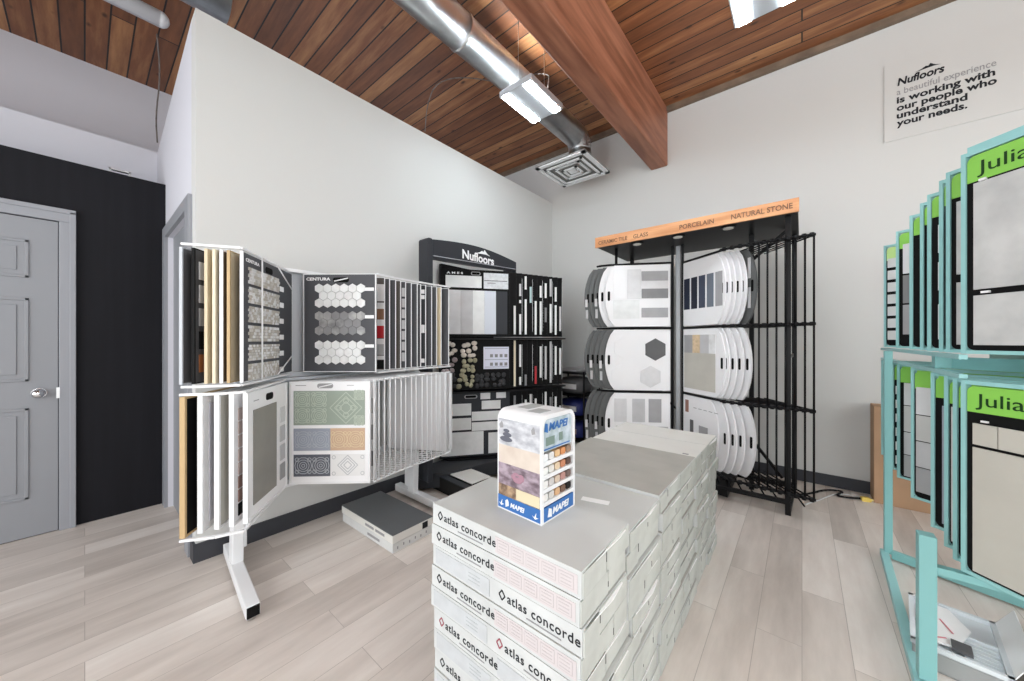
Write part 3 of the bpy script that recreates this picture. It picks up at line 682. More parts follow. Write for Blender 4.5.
# centre twin post
MB().box(3.565-3.5, 3.60-3.5, .885-.75, .925-.75, .02, 2.155).build('centre_post', mat('grey_post', (158, 161, 164), .4, .2), br_, bevel=.003)
MB().bar(b_((3.55, .95, .02)), b_((3.55, .95, 2.155)), .02, .02).build('centre_post', BLACK, br_)
MB().bar(b_((3.55, .86, .02)), b_((3.55, .86, 2.155)), .02, .02).build('centre_post', BLACK, br_)
for p in ((3.235, .078), (3.60, .33), (3.85, .05), (3.85, 1.45)):
    MB().bar(b_((*p, .0)), b_((*p, 2.155)), .034, .034).build('post', BLACK, br_)
MB().bar(b_((3.235, .078, 1.14)), b_((3.85, .05, 1.14)), .02, .02).build('cross_bar', BLACK, br_)
MB().bar(b_((3.6, .42, 1.86)), b_((3.6, .10, 2.14)), .02, .025).build('brace', BLACK, br_)
MB().bar(b_((3.6, .48, .62)), b_((3.55, .12, .16)), .02, .02).build('brace', BLACK, br_)
MB().bar(b_((3.62, .93, .60)), b_((3.80, 1.4, .95)), .012, .012).build('brace', BLACK, br_)
MB().bar(b_((3.85, .05, .02)), b_((3.85, 1.45, .02)), .04, .04).build('base_rail', BLACK, br_)
MB().bar(b_((3.235, .078, .09)), b_((3.22, .62, .09)), .03, .03).build('base_rail', BLACK, br_)
MB().bar(b_((3.235, .078, .02)), b_((3.85, .05, .02)), .03, .03).build('base_rail', BLACK, br_)
# free-end points of the right wing (x in the photo -> position)
def free(x):
    s_ = (x-722)/(815-722); f = 2.82-.42*max(0, min(1, s_))**.8; return PF(x, f)
def hinge(s_): return (3.55+.03*s_, .86-.62*s_)
ZT = [.17, .775, 1.375, 1.985]
frx = [759, 767.5, 776.5, 785.5, 795, 805, 814]
for i, x in enumerate(frx):
    s_ = .42+.58*(i+1)/7; a = hinge(s_); p = free(x)
    for j in range(3):
        q = MB().tube(b_((*p, ZT[j]+.006)), b_((*p, ZT[j+1]-.006)), .0065, 0, 7)
        for z in (ZT[j]+.006, ZT[j+1]-.006): q.tube(b_((*p, z)), b_((*a, z)), .006, 0, 6)
        q.build('wire_frame', BLACK, br_)
for z in ZT:
    pts = [b_((*free(x), z)) for x in range(720, 822, 8)]
    MB().path(pts, .010, 0, 8).build('wing_rail', BLACK, br_)
    q = MB()
    for k_ in range(12): c = free(724+k_*8); q.tube(b_((c[0], c[1], z-.014)), b_((c[0], c[1], z+.014)), .014, 0, 8)
    q.build('hinge_knob', BLACK, br_)
    pl = [b_((*PF(x, f), z)) for x, f in ((671, 3.28), (640, 3.33), (612, 3.38), (602, 3.42), (597, 3.46))]
    MB().path(pl, .010, 0, 8).build('wing_rail', BLACK, br_)
    MB().path([b_((3.53, .84, z)), b_((*PF(722, 2.83), z))], .010, 0, 8).build('wing_rail', BLACK, br_)
q = MB()
for k_ in range(9):
    u = (k_+.5)/9; a = Vector((3.25, .62)).lerp(Vector((3.2, -.05)), u); b = Vector((3.80, .80)).lerp(Vector((3.62, .05)), u)
    q.tube(b_((a.x, a.y, .10)), b_((b.x, b.y, .10)), .006, 0, 6)
q.build('bottom_wire_mat', BLACK, br_)
MB().prism([(3.20-3.5, .45-.75), (3.30-3.5, .98-.75), (3.75-3.5, 1.0-.75), (3.75-3.5, .45-.75)], .03, .09, 0, 'xy').build('base_tray', BLACK, br_)

def bulgeR(wd, h):   # right end bows outward, like a paddle
    pts = [(0, 0)]
    for i in range(13): a = -1+2*i/12; pts.append((wd-.075*abs(a)**2.2-(.012 if abs(a) == 1 else 0), h/2+a*h/2))
    pts += [(0, h)]
    return pts
def bulgeL(wd, h): return [(wd-x, z) for x, z in reversed(bulgeR(wd, h))]
TB = [(1.392, 1.972), (.790, 1.362), (.190, .762)]
ptxt = ['top', 'middle', 'bottom']
DG = mat('grey_melamine', (96, 98, 98), .5)
def paddle(L, R_, tier, face, shape, label, edge=None, th=.012, side='L', slot=True):
    wd, rz, h = board_geo(L, R_, *TB[tier])
    t = empty('paddle_board', (L[0], L[1], TB[tier][0]), rz); tag(t, label, 'sample board', None)
    q = MB().prism(shape(wd, h), -th/2, th/2); q.build('panel', face, t)
    if slot:
        x = .035 if side == 'L' else wd-.035
        MB().prism(rrect(x-.011, x+.011, h/2-.045, h/2+.045, .01), -th/2-.0012, -th/2+.002).build('hand_slot', HOLE, t)
    return t, wd, h
for ti in range(3):
    # left wing: open board then boards behind it
    L, R2 = PF(605, 3.36), PF(670, 3.30)
    t, wd, h = paddle(L, R2, ti, WBOARD, bulgeL, 'white paddle board with %s, left side, %s tier of the canopy rack' % (['grey tile strips', 'four hexagon tiles', 'three small grey tiles'][ti], ptxt[ti]))
    e = wd-.02
    if ti == 0:
        for z0, mm in ((.43, TG[2]), (.265, TG[3]), (.085, TG[2])): swatch(t, e-.24, e, z0, z0+.09, mm)
        swatch(t, e-.37, e-.245, .26, .54, TG[0]); swatch(t, e-.50, e-.375, .26, .54, WBOARD); swatch(t, e-.24, e, .355, .428, TG[0])
        swatch(t, e-.50, e-.26, .075, .25, MARBLEW)
    if ti == 1:
        for cx, cz, mm in ((e-.115, .385, TG[4]), (e-.16, .13, TG[0]), (e-.40, .40, WBOARD), (e-.43, .14, WBOARD)):
            r = .105; q = MB().prism([(cx+r*math.cos(PI/6+PI/3*k_), cz+r*math.sin(PI/6+PI/3*k_)) for k_ in range(6)], -.012, -.005); q.build('hexagon_tile', mm, t)
    if ti == 2:
        for x0, mm in ((.09, TG[0]), (.27, TG[1]), (.43, TG[2])): swatch(t, x0*wd/.64, x0*wd/.64+.115, .30, .52, mm)
        swatch(t, .10, e, .24, .262, TG[1], name='name_tag')
    for i, (x, f) in enumerate(((598.5, 3.42), (594, 3.47), (589, 3.51), (584.5, 3.55))):
        a = PF(668-2*i, 3.34+.05*i)
        light = (ti == 0 and i == 0)
        t, wd, h = paddle(PF(x, f), a, ti, WBOARD if light else DG, bulgeL, '%s paddle board, %s behind the open one, %s left wing of canopy rack' % ('white' if light else 'grey', ORD[i+1], ptxt[ti]), th=.014)
        if not light:
            if (i+ti) % 2: swatch(t, .006, .03, h*.35, h*.48, TG[0], y=-.006); swatch(t, .012, .035, h*.15, h*.30, TG[1], y=-.006)
    # right wing
    L, R2 = (3.535, .845), PF(726, 2.80)
    if ti == 2: R2 = PF(719, 2.86)
    sq = lambda wd, h: [(0, 0), (wd, 0), (wd, h), (0, h)]
    t, wd, h = paddle(L, R2, ti, WBOARD, bulgeR, 'white board with %s, right side, %s tier of the canopy rack' % (['five dark glass strips', 'a large beige stone tile', 'a printed photo page'][ti], ptxt[ti]), side='R', slot=ti != 2)
    if ti == 0:
        for j, mm in enumerate((mat('deep_blue_glass', (46, 52, 68), .3), mat('ink_glass', (38, 42, 54), .3), mat('navy_glass', (56, 64, 84), .3), mat('steel_glass', (104, 112, 124), .3), TG[2])): swatch(t, .012+j*.092, .082+j*.092, .15, .43, mm)
    if ti == 1:
        swatch(t, .015, wd-.10, .04, .36, LTILE2); swatch(t, .015, .12, .36, .52, TG[2]); swatch(t, .12, .21, .36, .52, mat('sand_glass', (208, 184, 150), .4, noise=.15, scale=30)); swatch(t, .21, .31, .36, .52, TG[1]); swatch(t, .31, wd-.10, .36, .52, MARBLE)
    if ti == 2:
        swatch(t, .03, .07, .42, .53, mat('brick_print', (150, 112, 100), .6), name='printed_photo'); swatch(t, .09, .13, .19, .36, TG[4], name='printed_photo'); swatch(t, .20, .30, .14, .33, TG[2], name='printed_photo')
        for k_ in range(5): swatch(t, .13+k_*.06, .17+k_*.06, .47-.008*0, .475, GREYINK, name='fine_print', d=.001)
    ls = ((731, 736, 742, 747, 757) if ti == 0 else (730, 737, 744, 752) if ti == 1 else (729, 737, 745, 756))
    for i, x in enumerate(ls):
        s_ = .08+.07*i; a = hinge(s_); p = PF(x, 2.82-.34*((x-722)/93.)**.8)
        dark = (ti == 0 and i == 4)
        t, wd, h = paddle(a, p, ti, DG if dark else WBOARD, bulgeR, '%s paddle board, %s behind the open board, %s right wing of canopy rack' % ('dark grey' if dark else 'white', ORD[i+1], ptxt[ti]), side='R', th=.014)
        if dark:
            for z0 in (.12, .35): swatch(t, wd-.075, wd-.05, z0, z0+.16, TG[0], y=-.006)

# ------------------------------------------------------------------ teal rack at the right
tr = empty('teal_rack', (2.4, -.5, 0)); tag(tr, 'mint teal two-tier steel rack holding framed tile boards, at the right', 'display rack')
def t_(x, y, z): return (x-2.4, y+.5, z)
MB().bar(t_(2.96, -.385, .03), t_(2.96, -.385, 1.20), .034, .034).build('post', TEALD, tr, bevel=.003)
MB().bar(t_(1.925, -.345, .05), t_(1.925, -.345, .565), .044, .048).build('leg', TEALD, tr, bevel=.003)
MB().bar(t_(2.33, -.475, 1.143), t_(2.33, -.475, 1.196), .075, .055).build('post', TEALD, tr, bevel=.003)
MB().bar(t_(2.975, -.37, .022), t_(1.55, -.315, .022), .034, .036).build('foot_rail', TEAL, tr, bevel=.003)
MB().bar(t_(2.95, -.40, .032), t_(2.76, -.90, .032), .03, .045).build('foot_rail', TEALD, tr, bevel=.003)
MB().bar(t_(2.785, -.87, .06), t_(2.785, -.87, .44), .03, .04).build('post', TEALD, tr)
MB().bar(t_(1.925, -.365, .448), t_(1.925, -.80, .448), .03, .025).build('bracket', TEALD, tr)
MB().bar(t_(3.5, -.43, 1.203), t_(1.93, -.43, 1.203), .02, .016).build('upper_rail', TEAL, tr)
MB().bar(t_(3.5, -.43, 1.136), t_(1.93, -.43, 1.136), .02, .014).build('lower_rail', TEAL, tr)
MB().bar(t_(2.35, -.47, 1.168), t_(1.75, -.95, 1.168), .04, .045).build('cross_beam', TEALD, tr)
MB().bar(t_(2.36, -.9, 1.168), t_(3.5, -.9, 1.168), .04, .045).build('cross_beam', TEALD, tr)
UT = (1.215, 1.897); LT = (.468, 1.125)
def teal_board(x, ang, tier, label, samples=(), wd=.62, green=GREEN, word=None, big=False, tall=.0, y=-.43, rot=None):
    z0, z1 = tier; z1 += tall
    if rot is None: rot = -PI/2+math.radians(ang)
    t = empty('framed_board', (x, y, z0), rot); tag(t, label, 'sample board', None)
    h = z1-z0
    q = MB().prism(rrect(.012, wd-.012, .012, h-.02, .02), -.005, .005); q.build('panel', BLACKM, t)
    fr_ = MB()
    fr_.box(0, .012, -.011, .011, 0, h).box(wd-.012, wd, -.011, .011, 0, h).box(.012, wd-.012, -.009, .009, 0, .012).box(.012, wd-.012, -.009, .009, h-.014, h)
    fr_.build('frame', TEAL, t)
    MB().prism(rrect(.014, wd-.014, h-.105, h-.018, .02, corners=(0, 1, 1, 0)), -.0075, .0075).build('header_card', green, t)
    for (a, b, c, d, mm) in samples: swatch(t, a, b, c, d, mm, y=-.005, d=.006)
    if word: text(word, t, (word_x, -.0085, h-.082), word_w, INKG, height=.040, bold=.0)
    return t
word_x, word_w = .040, .150
bigU = teal_board(1.925, -48, UT, 'teal framed board with two big pale concrete tiles, nearest on the upper teal tier', [(.032, .60, .03, .195, CONC), (.032, .60, .215, .57, CONC)], word='Julian')
MB().box(.045, .062, -.012, -.004, .572, .580).build('name_tag', WINK, bigU)
MB().box(.05, .07, -.012, -.004, .201, .208).build('name_tag', WINK, bigU)
MB().box(-.001, .62, .014, .02, .60, .708).build('back_plate', TEAL, bigU)
word_x, word_w = .036, .140
bigL = teal_board(1.925, -48, LT, 'teal framed board with a big greige tile below two small ones, lower tier', [(.030, .60, .02, .435, LTILE2), (.030, .088, .445, .515, LTILE2), (.091, .60, .445, .515, LTILE2)], word='Julian')
MB().box(.05, .066, -.012, -.004, .522, .528).build('name_tag', WINK, bigL)
# edge-on boards, upper tier
for i, (x, smp, g_) in enumerate(((2.09, [(.03, .3, .03, .26, CONC), (.03, .3, .29, .56, CONC)], GREEN), (2.18, [(.045, .3, .03, .55, BLACKM)], GREEN), (2.355, [(.035, .3, .05, .20, MARBLEW), (.035, .3, .26, .38, MARBLEW), (.035, .3, .42, .54, MARBLEW)], GREEN), (2.48, [], GREEN), (2.69, [], GREEN))):
    teal_board(x, -46+i*3, UT, 'teal framed black tile board, %s behind the concrete tile board, upper tier' % ORD[i+1], smp, green=g_)
for i, (x, smp, tl) in enumerate(((3.03, [(.03, .2, .08, .25, TG[2]), (.03, .2, .26, .42, TG[3]), (.03, .2, .43, .60, TG[0])], .0), (3.43, [(.02, .08, .05+.08*k_, .11+.08*k_, MARBLEW) for k_ in range(7)], 0))):
    teal_board(x, -32, UT, ['teal framed board with grey shaded tiles at the far end of the upper tier', 'teal framed board with a column of small white chips, farthest on the upper tier'][i], smp, green=PALEG if i else GREEN)
# lower tier
word_x, word_w = .03, .12
for i, (x, smp, wrd) in enumerate(((2.01, [(.045, .3, .02, .50, LTILE)], None), (2.115, [(.02, .3, .03, .54, LTILE)], None), (2.30, [(.035, .3, .03, .52, SLATEB)], None), (2.66, [(.02, .3, .04, .16, TG[2]), (.02, .3, .165, .29, TG[1]), (.02, .3, .295, .42, LTILE), (.02, .3, .425, .56, TG[0])], None))):
    teal_board(x, -46+i*3, LT, ['teal framed black board right behind the greige tile board on the lower tier', 'teal framed board with a pale stone strip, second behind the greige tile board', 'teal framed board with blue-grey tile, third behind the greige tile board', 'teal framed board with stacked grey shaded stone tiles, middle of the lower tier'][i], smp)
for i, (x, smp) in enumerate(((3.0, [(.03, .3, .02, .14, TG[2]), (.03, .3, .145, .27, TG[1]), (.03, .3, .275, .42, LTILE), (.03, .3, .425, .55, TG[0])]), (3.17, [(.02, .06, .04+.085*k_, .09+.085*k_, MARBLEW) for k_ in range(6)]), (3.30, [(.02, .06, .3, .34, MARBLEW)]), (3.53, []))):
    teal_board(x, -33, LT, 'teal framed board%s, %s of the far lower group' % ([' with stacked grey tiles', ' with white chips down its edge', ' with one white chip', ' with an empty black face'][i], ORD[i+1]), smp)

# cardboard sheet against the wall, power bar and cables
t = empty('cardboard_box', (3.99, -.80, 0)); tag(t, 'flat brown cardboard carton standing against the right wall behind the teal rack', 'box')
MB().box(-.09, .09, -.38, .37, 0, .75).build('carton_body', CARD, t, bevel=.004)
MB().box(-.0925, -.0895, -.01, .01, 0, .75).build('seam', mat('brown_tape', (160, 126, 96), .5), t)
CB = mat('black_rubber_cable', (24, 24, 26), .5)
cable('power_cable', [(3.6, .1, .012), (3.75, -.05, .012), (3.95, -.15, .012), (4.0, -.28, .012), (3.84, -.2, .012), (3.86, -.30, .012), (3.9, -.36, .012)], .008, CB, 'black power cable looping on the floor beside the baseboard')
cable('power_cable', [(3.5, -.02, .008), (3.7, -.12, .008), (3.93, -.22, .008), (3.95, -.40, .008), (3.93, -.42, .01)], .005, mat('white_cable', (206, 206, 206), .5), 'thin white power cable on the floor near the yellow plug')
pg = empty('power_plug', (3.895, -.385, 0), math.radians(-75)); tag(pg, 'yellow power plug lying on the floor near the cardboard', 'plug')
MB().prism(rrect(-.028, .03, .0, .03, .010), -.016, .016).build('plug_body', mat('yellow_plastic', (224, 196, 96), .4), pg)
MB().tube((.03, 0, .015), (.045, 0, .015), .008).build('cable_sleeve', mat('pale_yellow_plastic', (232, 216, 150), .4), pg)

# open white cartons on the floor at the right
bx = empty('sample_carton', (2.24, -.49, 0), math.radians(-8)); tag(bx, 'open white carton with a plastic tray of papers on the floor by the teal rack', 'box')
q = MB().box(-.19, .17, -.10, .13, 0, .004).box(-.19, -.186, -.10, .13, 0, .085).box(.166, .17, -.10, .13, 0, .085).box(-.19, .17, .126, .13, 0, .085).box(-.19, .17, -.10, -.096, 0, .085)
q.build('carton_body', mat('grey_carton', (158, 160, 160), .6, noise=.04, scale=8), bx)
q = MB().box(-.19, .17, -.10, .13, .070, .076, 0)
for (a, b, c, d) in ((-.195, .175, -.105, -.09), (-.195, .175, .12, .135), (-.195, -.18, -.105, .135), (.16, .175, -.105, .135)): q.box(a, b, c, d, .076, .092)
for k_ in range(6): q.box(-.175+k_*.024, -.165+k_*.024, -.085, .0, .076, .086)
q.box(-.02, -.01, -.09, .12, .076, .088).box(.06, .15, .05, .057, .076, .088)
q.build('plastic_tray', mat('clear_white_tray', (224, 230, 234), .25), bx)
MB().prism([(-.14, .015), (.02, -.03), (.14, .02), (.15, .09), (-.08, .11), (-.15, .07)], .088, .093, 0, 'xy').build('paper_sheet', TAPE, bx)
MB().bar((-.05, .02, .0945), (.03, .05, .0945), .006, .001).bar((-.1, .04, .0945), (-.13, .08, .0945), .006, .001).build('printed_line', mat('pink_ink', (222, 140, 150), .6), bx)
MB().box(-.16, -.10, -.02, .03, .088, .10).build('sample_chip', TG[4], bx)
MB().add([(-.19, -.10, .085), (.17, -.10, .085), (.19, -.15, .16), (-.15, -.15, .16), (-.19, -.103, .085), (.17, -.103, .085), (.19, -.153, .16), (-.15, -.153, .16)], [(0,1,2,3),(7,6,5,4),(0,4,5,1),(1,5,6,2),(2,6,7,3),(3,7,4,0)]).build('carton_flap', TAPE, bx)
b2 = empty('sample_carton', (2.20, -.70, 0), math.radians(-8)); tag(b2, 'second white carton with a raised flap, right of the papers carton', 'box')
MB().box(-.17, .14, -.08, .055, 0, .10).build('carton_body', mat('grey_carton', (158, 160, 160), .6), b2, bevel=.002)
MB().add([(-.10, .055, .10), (.10, .055, .10), (.14, .03, .22), (-.08, .03, .22), (-.10, .051, .10), (.10, .051, .10), (.14, .026, .22), (-.08, .026, .22)], [(0,1,2,3),(7,6,5,4),(0,4,5,1),(1,5,6,2),(2,6,7,3),(3,7,4,0)]).build('carton_flap', TAPE, b2)

# ------------------------------------------------------------------ stack of tile cartons
SX0, SY0, SY1 = .763, .411, 1.012
TH = .0685
atl = text_mesh('atlas concorde', .232, .0245, bold=.006, spacing=1.1); atl.materials.append(INK)
labels_col = ['nearest', 'second', 'third', 'fourth', 'fifth', 'farthest']
colw = [.30, .297, .292, .288, .288, .262]
proto = {}
def carton_mesh(wd, topm):
    key = (round(wd, 3), topm.name)
    if key not in proto:
        q = MB().box(0, wd-.003, 0, .570, .001, TH-.001, 0)
        me = q.build('tmp', [CARTONG]); mesh = me.data; bpy.data.objects.remove(me)
        mesh.materials.append(topm)
        for p in mesh.polygons:
            if p.normal.z > .9: p.material_index = 1
        proto[key] = mesh
    return proto[key]
def mesh_of(q, mats):
    o = q.build('tmp', mats); me = o.data; bpy.data.objects.remove(o); return me
flap_meshes = []; tear_meshes = []
GREENISH = mat('carton_end_flap', (192, 195, 190), .6, noise=.10, scale=9)
for k_ in range(4):
    a = (.13, .19, .09, .16)[k_]; b = (.004, .003, .006, .004)[k_]
    q = MB().box(.003, a, -b, -.0004, .002, TH-.006, 0).box(a+.004, .288, -.0035, -.0004, .004, TH-.003, 0).box(a-.001, a+.0025, -b-.0006, -.0015, (.03, .01, .036, .02)[k_], (.056, .028, .062, .034)[k_], 1)
    flap_meshes.append(mesh_of(q, [GREENISH, HOLE]))
    pts = [(.02, -.001), (.27, -.001), (.27, -.006), ((.22, .12, .18, .05)[k_], -.009-.002*k_), ((.12, .20, .06, .24)[k_] if k_ in (0, 2) else .10, -.006), (.02, -.004)]
    if k_ == 3: pts = [(.02, -.001), (.27, -.001), (.27, -.004), (.15, -.010), (.02, -.008)]
    if k_ == 1: pts = [(.10, -.001), (.27, -.001), (.27, -.010), (.12, -.006)]
    tear_meshes.append(mesh_of(MB().prism(pts, TH-.009, TH-.006, 0, 'xy'), [TAPE]))
dmd = MB()
for kk in range(4):
    a, b = kk*PI/2, (kk+1)*PI/2; r = .011
    dmd.bar((r*math.cos(a), 0, r*1.25*math.sin(a)), (r*math.cos(b), 0, r*1.25*math.sin(b)), .001, .004)
dmd_i = mesh_of(dmd, [INK]); dmd_r = mesh_of(MB().add(dmd.v, dmd.f), [REDINK])
lab = MB()
lab.box(0, .27, -.0006, 0, 0, .046, 0)
for kk in range(5): lab.box(.008+kk*.052, .052+kk*.052, -.0010, -.0004, .006, .040, 1); lab.box(.010+kk*.052, .050+kk*.052, -.0013, -.0008, .008, .038, 0)
for kk in range(5):
    for r_ in range(3): lab.box(.014+kk*.052, .045+kk*.052, -.0016, -.0012, .012+r_*.009, .0145+r_*.009, 1)
lab_m = mesh_of(lab, [PINKP, PINKL])
greyl = MB().box(0, .25, -.0006, 0, 0, .05, 0)
for r_ in range(3): greyl.box(.16, .21, -.001, -.0005, .012+r_*.011, .0145+r_*.011, 1)
grey_m = mesh_of(greyl, [mat('pale_carton_print', (194, 198, 201), .6, noise=.05, scale=20), mat('faint_print', (178, 184, 187), .6)])
sub_m = mesh_of(MB().box(0, .11, -.0006, 0, 0, .0035), [GREYINK])
def child(name, me, parent, loc, rz=0):
    o = bpy.data.objects.new(name, me); C.objects.link(o); o.parent = parent; o.location = loc; o.rotation_euler = (0, 0, rz); return o
lay = ['TL', 'TL', 'GT', 'TL', 'GTr', 'TGr', 'GT', 'TL', 'GT', 'TL']
edges = {}
for L_ in range(10):
    e = [SX0]
    for c in range(6): e.append(e[-1]+colw[c])
    edges[L_] = [v+(R.uniform(-.022, .022) if L_ and 0 < k_ < 6 else R.uniform(-.004, .004) if L_ else 0) for k_, v in enumerate(e)]
for c in range(6):
    base_h = [.702, .672, .683, .679, .672, .672][c]
    th_scale = base_h/(10*TH)
    for L_ in range(10):       # from the top
        z = base_h-(L_+1)*TH*th_scale
        topm = [GLID, GLID, CLID, CLID, WLID, WLID][c]
        x = edges[L_][c]; wd = edges[L_][c+1]-x
        jy = R.uniform(-.010, .008) if L_ else 0
        o = empty('tile_carton', (x, SY0+jy, z)); o.scale = (1, 1, th_scale)
        tag(o, 'white tile carton, %s in the %s column of the carton stack' % ('topmost' if L_ == 0 else 'lowest' if L_ == 9 else ORD[L_+1]+' from the top', labels_col[c]), 'carton', 'white tile cartons in the stack')
        body = child('carton_body', carton_mesh(wd, topm), o, (0, 0, 0))
        # side flaps on the aisle side
        fl_ = child('end_flap', flap_meshes[(L_*7+c*3) % 4], o, (0, 0, 0)); fl_.scale = ((wd-.006)/.29, 1, 1)
        if R.random() < .75: te = child('torn_edge', tear_meshes[(L_*5+c*2) % 4], o, (R.uniform(0, .02), 0, 0)); te.scale = ((wd-.03)/.29, R.uniform(.5, 1.2), 1)
        if c == 0:
            kind = lay[L_]; fx = -.0008
            # front face: local x of the print runs along -Y (left to right for the viewer)
            tx = .552 if kind[0] == 'T' else .278
            child('lettering', atl, o, (fx, tx-.042, .024), -PI/2)
            red = 'r' in kind
            child('diamond_logo', dmd_r if red else dmd_i, o, (fx, tx-.022, .036), -PI/2)
            child('web_line', sub_m, o, (fx, tx-.11, .012), -PI/2)
            if kind[0] == 'T' and kind[1] == 'L': child('printed_label', lab_m, o, (fx, .280, .010), -PI/2)
            else: child('printed_label', grey_m, o, (fx, .555 if kind[0] == 'G' else .28, .009), -PI/2)
# loose papers
st = MB().box(-.016, .016, -.05, .05, 0, .001).build('paper_strip', TAPE, loc=(1.19, .585, .6722), rot=math.radians(14))
tag(st, 'thin white paper strip on top of the second column of cartons', 'paper')
st = MB().box(-.008, .008, -.014, .014, 0, .001).build('small_sticker', GREYINK, loc=(1.955, .46, .6795), rot=0)
tag(st, 'small grey sticker near the edge of the carton stack top', 'sticker')

# ------------------------------------------------------------------ grout display box standing on the cartons
gd = empty('grout_display', (.872, .604, .702), math.radians(-3)); tag(gd, 'white countertop grout colour display box with blue bands, on the carton stack', 'display')
GW = .185; GH = .330
# rounded top shell seen from the -Y side (profile in xz), open on that side
shell = MB()
prof = rrect(0, GW, 0, GH, .035, 6, (0, 1, 1, 0)); inner = rrect(.012, GW-.012, .012, GH-.012, .026, 6, (0, 1, 1, 0))
shell.prism(prof, .045, GW, 0)
n = len(prof)
for i in range(n):
    j = (i+1) % n; a, b, c_, d = prof[i], prof[j], inner[j], inner[i]
    shell.prism([a, b, c_, d], 0, .045, 0)
shell.build('shell', WHITE, gd)
# left picture face (looks to -X)
pic = mat('soft_grey_photo', (212, 214, 218), .4, rgb2=(168, 170, 178), scale=16, stretch=(1, 1.5, 3), detail=3)
sand = mat('sand_photo', (216, 205, 193), .4, rgb2=(204, 190, 178), scale=14, detail=3)
mauve = mat('mauve_photo', (104, 88, 98), .4, rgb2=(176, 160, 172), scale=22, stretch=(1, 1, 2), detail=3)
brown = mat('brown_photo', (84, 62, 52), .4, rgb2=(186, 158, 128), scale=34, detail=3)
q = MB()
for z0, z1_, mi in ((.048, .085, 3), (.085, .155, 2), (.155, .215, 1), (.215, .300, 0)):
    q.prism([(.006, z0), (GW-.006, z0), (GW-.006, z1_), (.006, z1_)], -.0015, .001, mi, 'yz')
q.prism([(.006, .050), (.100, .050), (.100, .084), (.006, .084)], -.002, 0, 4, 'yz')
q.build('picture_panel', [pic, sand, mauve, brown, mat('cream_print', (220, 208, 176), .5)], gd)
st_ = MB()
for yy, zz, ry, rz_ in ((.145, .235, .028, .009), (.140, .250, .020, .008), (.143, .263, .014, .006)): st_.sphere((-.0018, yy, zz), .001, ry, rz_, 0, 12, 6)
st_.build('printed_stones', mat('slate_print', (96, 98, 110), .5), gd)
q = MB()
for a, b, c_, d in ((.095, .112, .020, .010), (.078, .122, .012, .012), (.112, .120, .010, .008), (.10, .130, .014, .005)): q.sphere((-.0022, a, b), .001, c_, d, 0, 12, 6)
q.build('printed_flower', mat('rose_print', (168, 128, 144), .5), gd)
MB().prism([(.004, .006), (GW-.004, .006), (GW-.004, .047), (.004, .047)], -.0018, .001, 0, 'yz').build('blue_band', BLUE, gd)
text('MAPEI', gd, (-.0022, .125, .018), .060, WINK, height=.015, rz=-PI/2, bold=.03, shear=.2)
q = MB()
for yy in (.165, .022):
    MB().prism([(yy-.012, .020), (yy, .013), (yy+.012, .022), (yy+.004, .019), (yy-.004, .034), (yy-.002, .020)], -.0026, -.0018, 0, 'yz').build('swoosh_mark', WINK, gd)
q.prism([(.132, .02), (.146, .013), (.147, .034), (.138, .040), (.133, .032)], -.0026, -.0018, 0, 'yz')
q.build('logo_mark', WINK, gd)
for yy in (.165, .03): MB().prism([(yy-.008, .272), (yy+.005, .268), (yy+.008, .282), (yy, .292), (yy-.006, .286)], -.0026, -.0018, 0, 'yz').build('corner_mark', GREYINK, gd)
# right face with shelves
MB().box(.012, GW-.012, .010, .044, .262, GH-.014).build('header_block', WHITE, gd)
MB().box(.014, GW-.014, .006, .010, .216, GH-.018).build('header_print', mat('pale_blue_photo', (206, 216, 226), .4, rgb2=(150, 170, 176), scale=30), gd)
text('MAPEI', gd, (.045, .0055, .278), .105, BLUE, height=.024, bold=.03, shear=.2)
MB().prism([(.022, .278), (.04, .272), (.038, .300), (.027, .303)], .0045, .006, 0).build('logo_mark', BLUE, gd)
MB().box(.02, .16, .0045, .0058, .220, .224).build('printed_line', BLUE, gd)
MB().box(.03, .075, .0048, .0058, .232, .258).box(.10, .12, .0048, .0058, .236, .262).build('printed_photo', mat('green_grey_print', (120, 140, 132), .5), gd)
MB().box(.012, GW-.012, -.001, .012, .006, .048).build('blue_band', BLUE, gd)
text('MAPEI', gd, (.055, -.0015, .018), .090, WINK, height=.020, bold=.03, shear=.2)
MB().prism([(.030, .016), (.050, .012), (.050, .036), (.036, .042)], -.0022, -.001, 0).build('logo_mark', WINK, gd)
cols = [(236, 236, 234), (214, 206, 196), (222, 190, 160), (196, 150, 118), (120, 118, 116)]
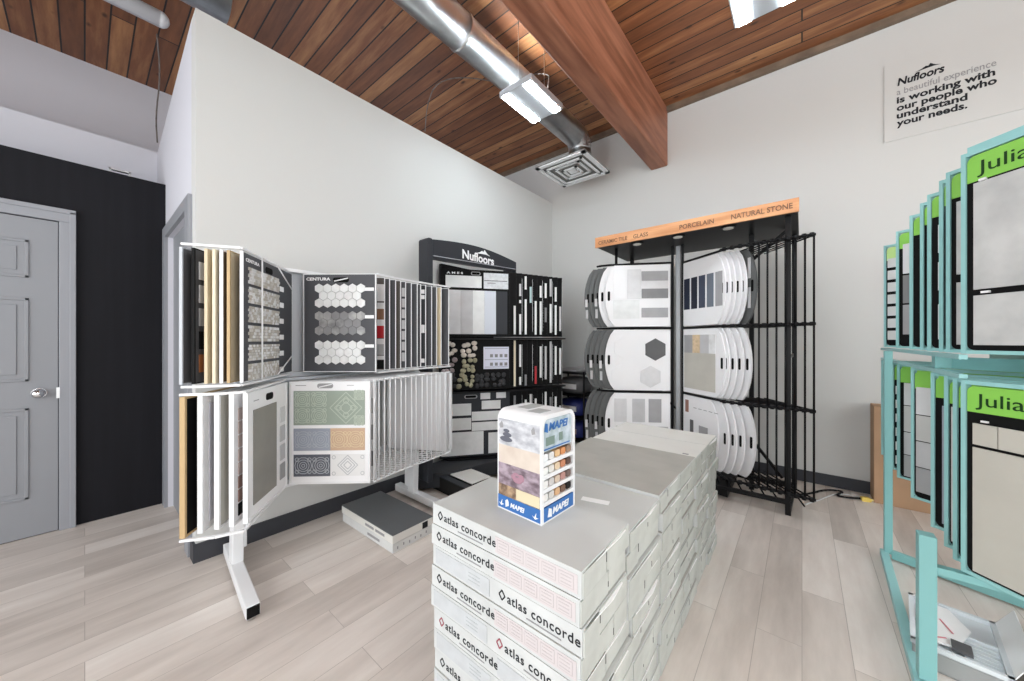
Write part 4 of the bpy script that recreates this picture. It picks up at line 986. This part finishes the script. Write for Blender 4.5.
for s_ in range(4):
    z = .052+s_*.041
    MB().box(.012, GW-.012, 0, .044, z, z+.012).build('shelf', WHITE, gd)
    cc = [[(230, 230, 228), (206, 204, 200), (212, 172, 132), (120, 92, 76), (40, 38, 38)], [(232, 232, 230), (200, 196, 194), (206, 188, 170), (186, 140, 132), (116, 96, 90)], [(234, 234, 232), (222, 220, 214), (222, 198, 168), (196, 132, 98), (92, 70, 62)], [(232, 234, 236), (214, 214, 212), (222, 186, 140), (208, 140, 90), (150, 126, 108)]][s_]
    for k_ in range(5):
        cm = mat('grout_chip_%d_%d' % (s_, k_), cc[k_], .6)
        Rz = gd.rotation_euler.z; lx_, ly_ = .028+k_*.032, .020
        X_ = gd.location.x+lx_*math.cos(Rz)-ly_*math.sin(Rz); Y_ = gd.location.y+lx_*math.sin(Rz)+ly_*math.cos(Rz)
        o = MB().prism(rrect(-.013, .013, 0, .021, .006), -.014, .014).build('grout_sample', cm, loc=(X_, Y_, .702+z+.012), rot=Rz)
        tag(o, 'tiny grout sample, %s from the left on the %s shelf of the countertop display' % (ORD[k_+1], ['lowest', 'second lowest', 'second highest', 'highest'][s_]), 'grout sample', 'grout samples in the countertop display')
# top panels print
MB().box(.03, .09, .03, .08, GH+.0003, GH+.0015).box(.06, .15, .10, .15, GH+.0003, GH+.0015).build('top_print', mat('grey_top_print', (170, 172, 172), .5), gd)

# ------------------------------------------------------------------ cartons on the floor
fb = empty('floor_carton', (1.155, 1.865, 0), math.radians(1)); tag(fb, 'flat white carton with a dark grey lid on the floor by the rack foot', 'box')
MB().box(.0, .29, .0, .61, 0, .055).build('carton_body', CARTON, fb, bevel=.003)
MB().box(-.004, .294, -.006, .616, .058, .105).build('upper_carton', WLID, fb, bevel=.004)
MB().box(-.004, .294, -.006, .616, .106, .112).build('lid', mat('slate_grey_lid', (98, 101, 104), .4, noise=.06, scale=3), fb, bevel=.003)
MB().box(.21, .25, -.0085, -.005, .062, .10).build('bar_code', INK, fb)
q = MB()
for k_ in range(6): q.box(.03+k_*.042, .038+k_*.042, -.0015, .001, .015+.006*(k_ % 2), .03+.006*(k_ % 2))
q.build('printed_icon', GREYINK, fb)
q = MB()
for k_ in range(2): q.box(-.0055, -.0035, .20-k_*.12, .30-k_*.12, .075, .09)
q.box(-.0015, .001, .14, .28, .02, .035); q.build('printed_text', GREYINK, fb)
kb_ = empty('dark_carton', (1.86, 1.98, 0), math.radians(-4)); tag(kb_, 'open black carton with a loose white panel on it, behind the carton stack', 'box')
MB().box(0, .26, 0, .66, 0, .012).box(0, .008, 0, .66, 0, .12).box(.252, .26, 0, .66, 0, .12).box(0, .26, 0, .008, 0, .12).box(0, .26, .652, .66, 0, .12).build('carton_body', mat('black_carton', (34, 33, 32), .6), kb_)
MB().box(-.004, .05, -.004, .664, .12, .128).build('rim', CHARC, kb_)
wp = MB().box(0, .20, 0, .55, 0, .01).build('loose_tile', WLID, loc=(1.935, 2.0, .1285), rot=math.radians(-4), bevel=.002); tag(wp, 'loose white tile panel lying on the open black carton', 'tile')
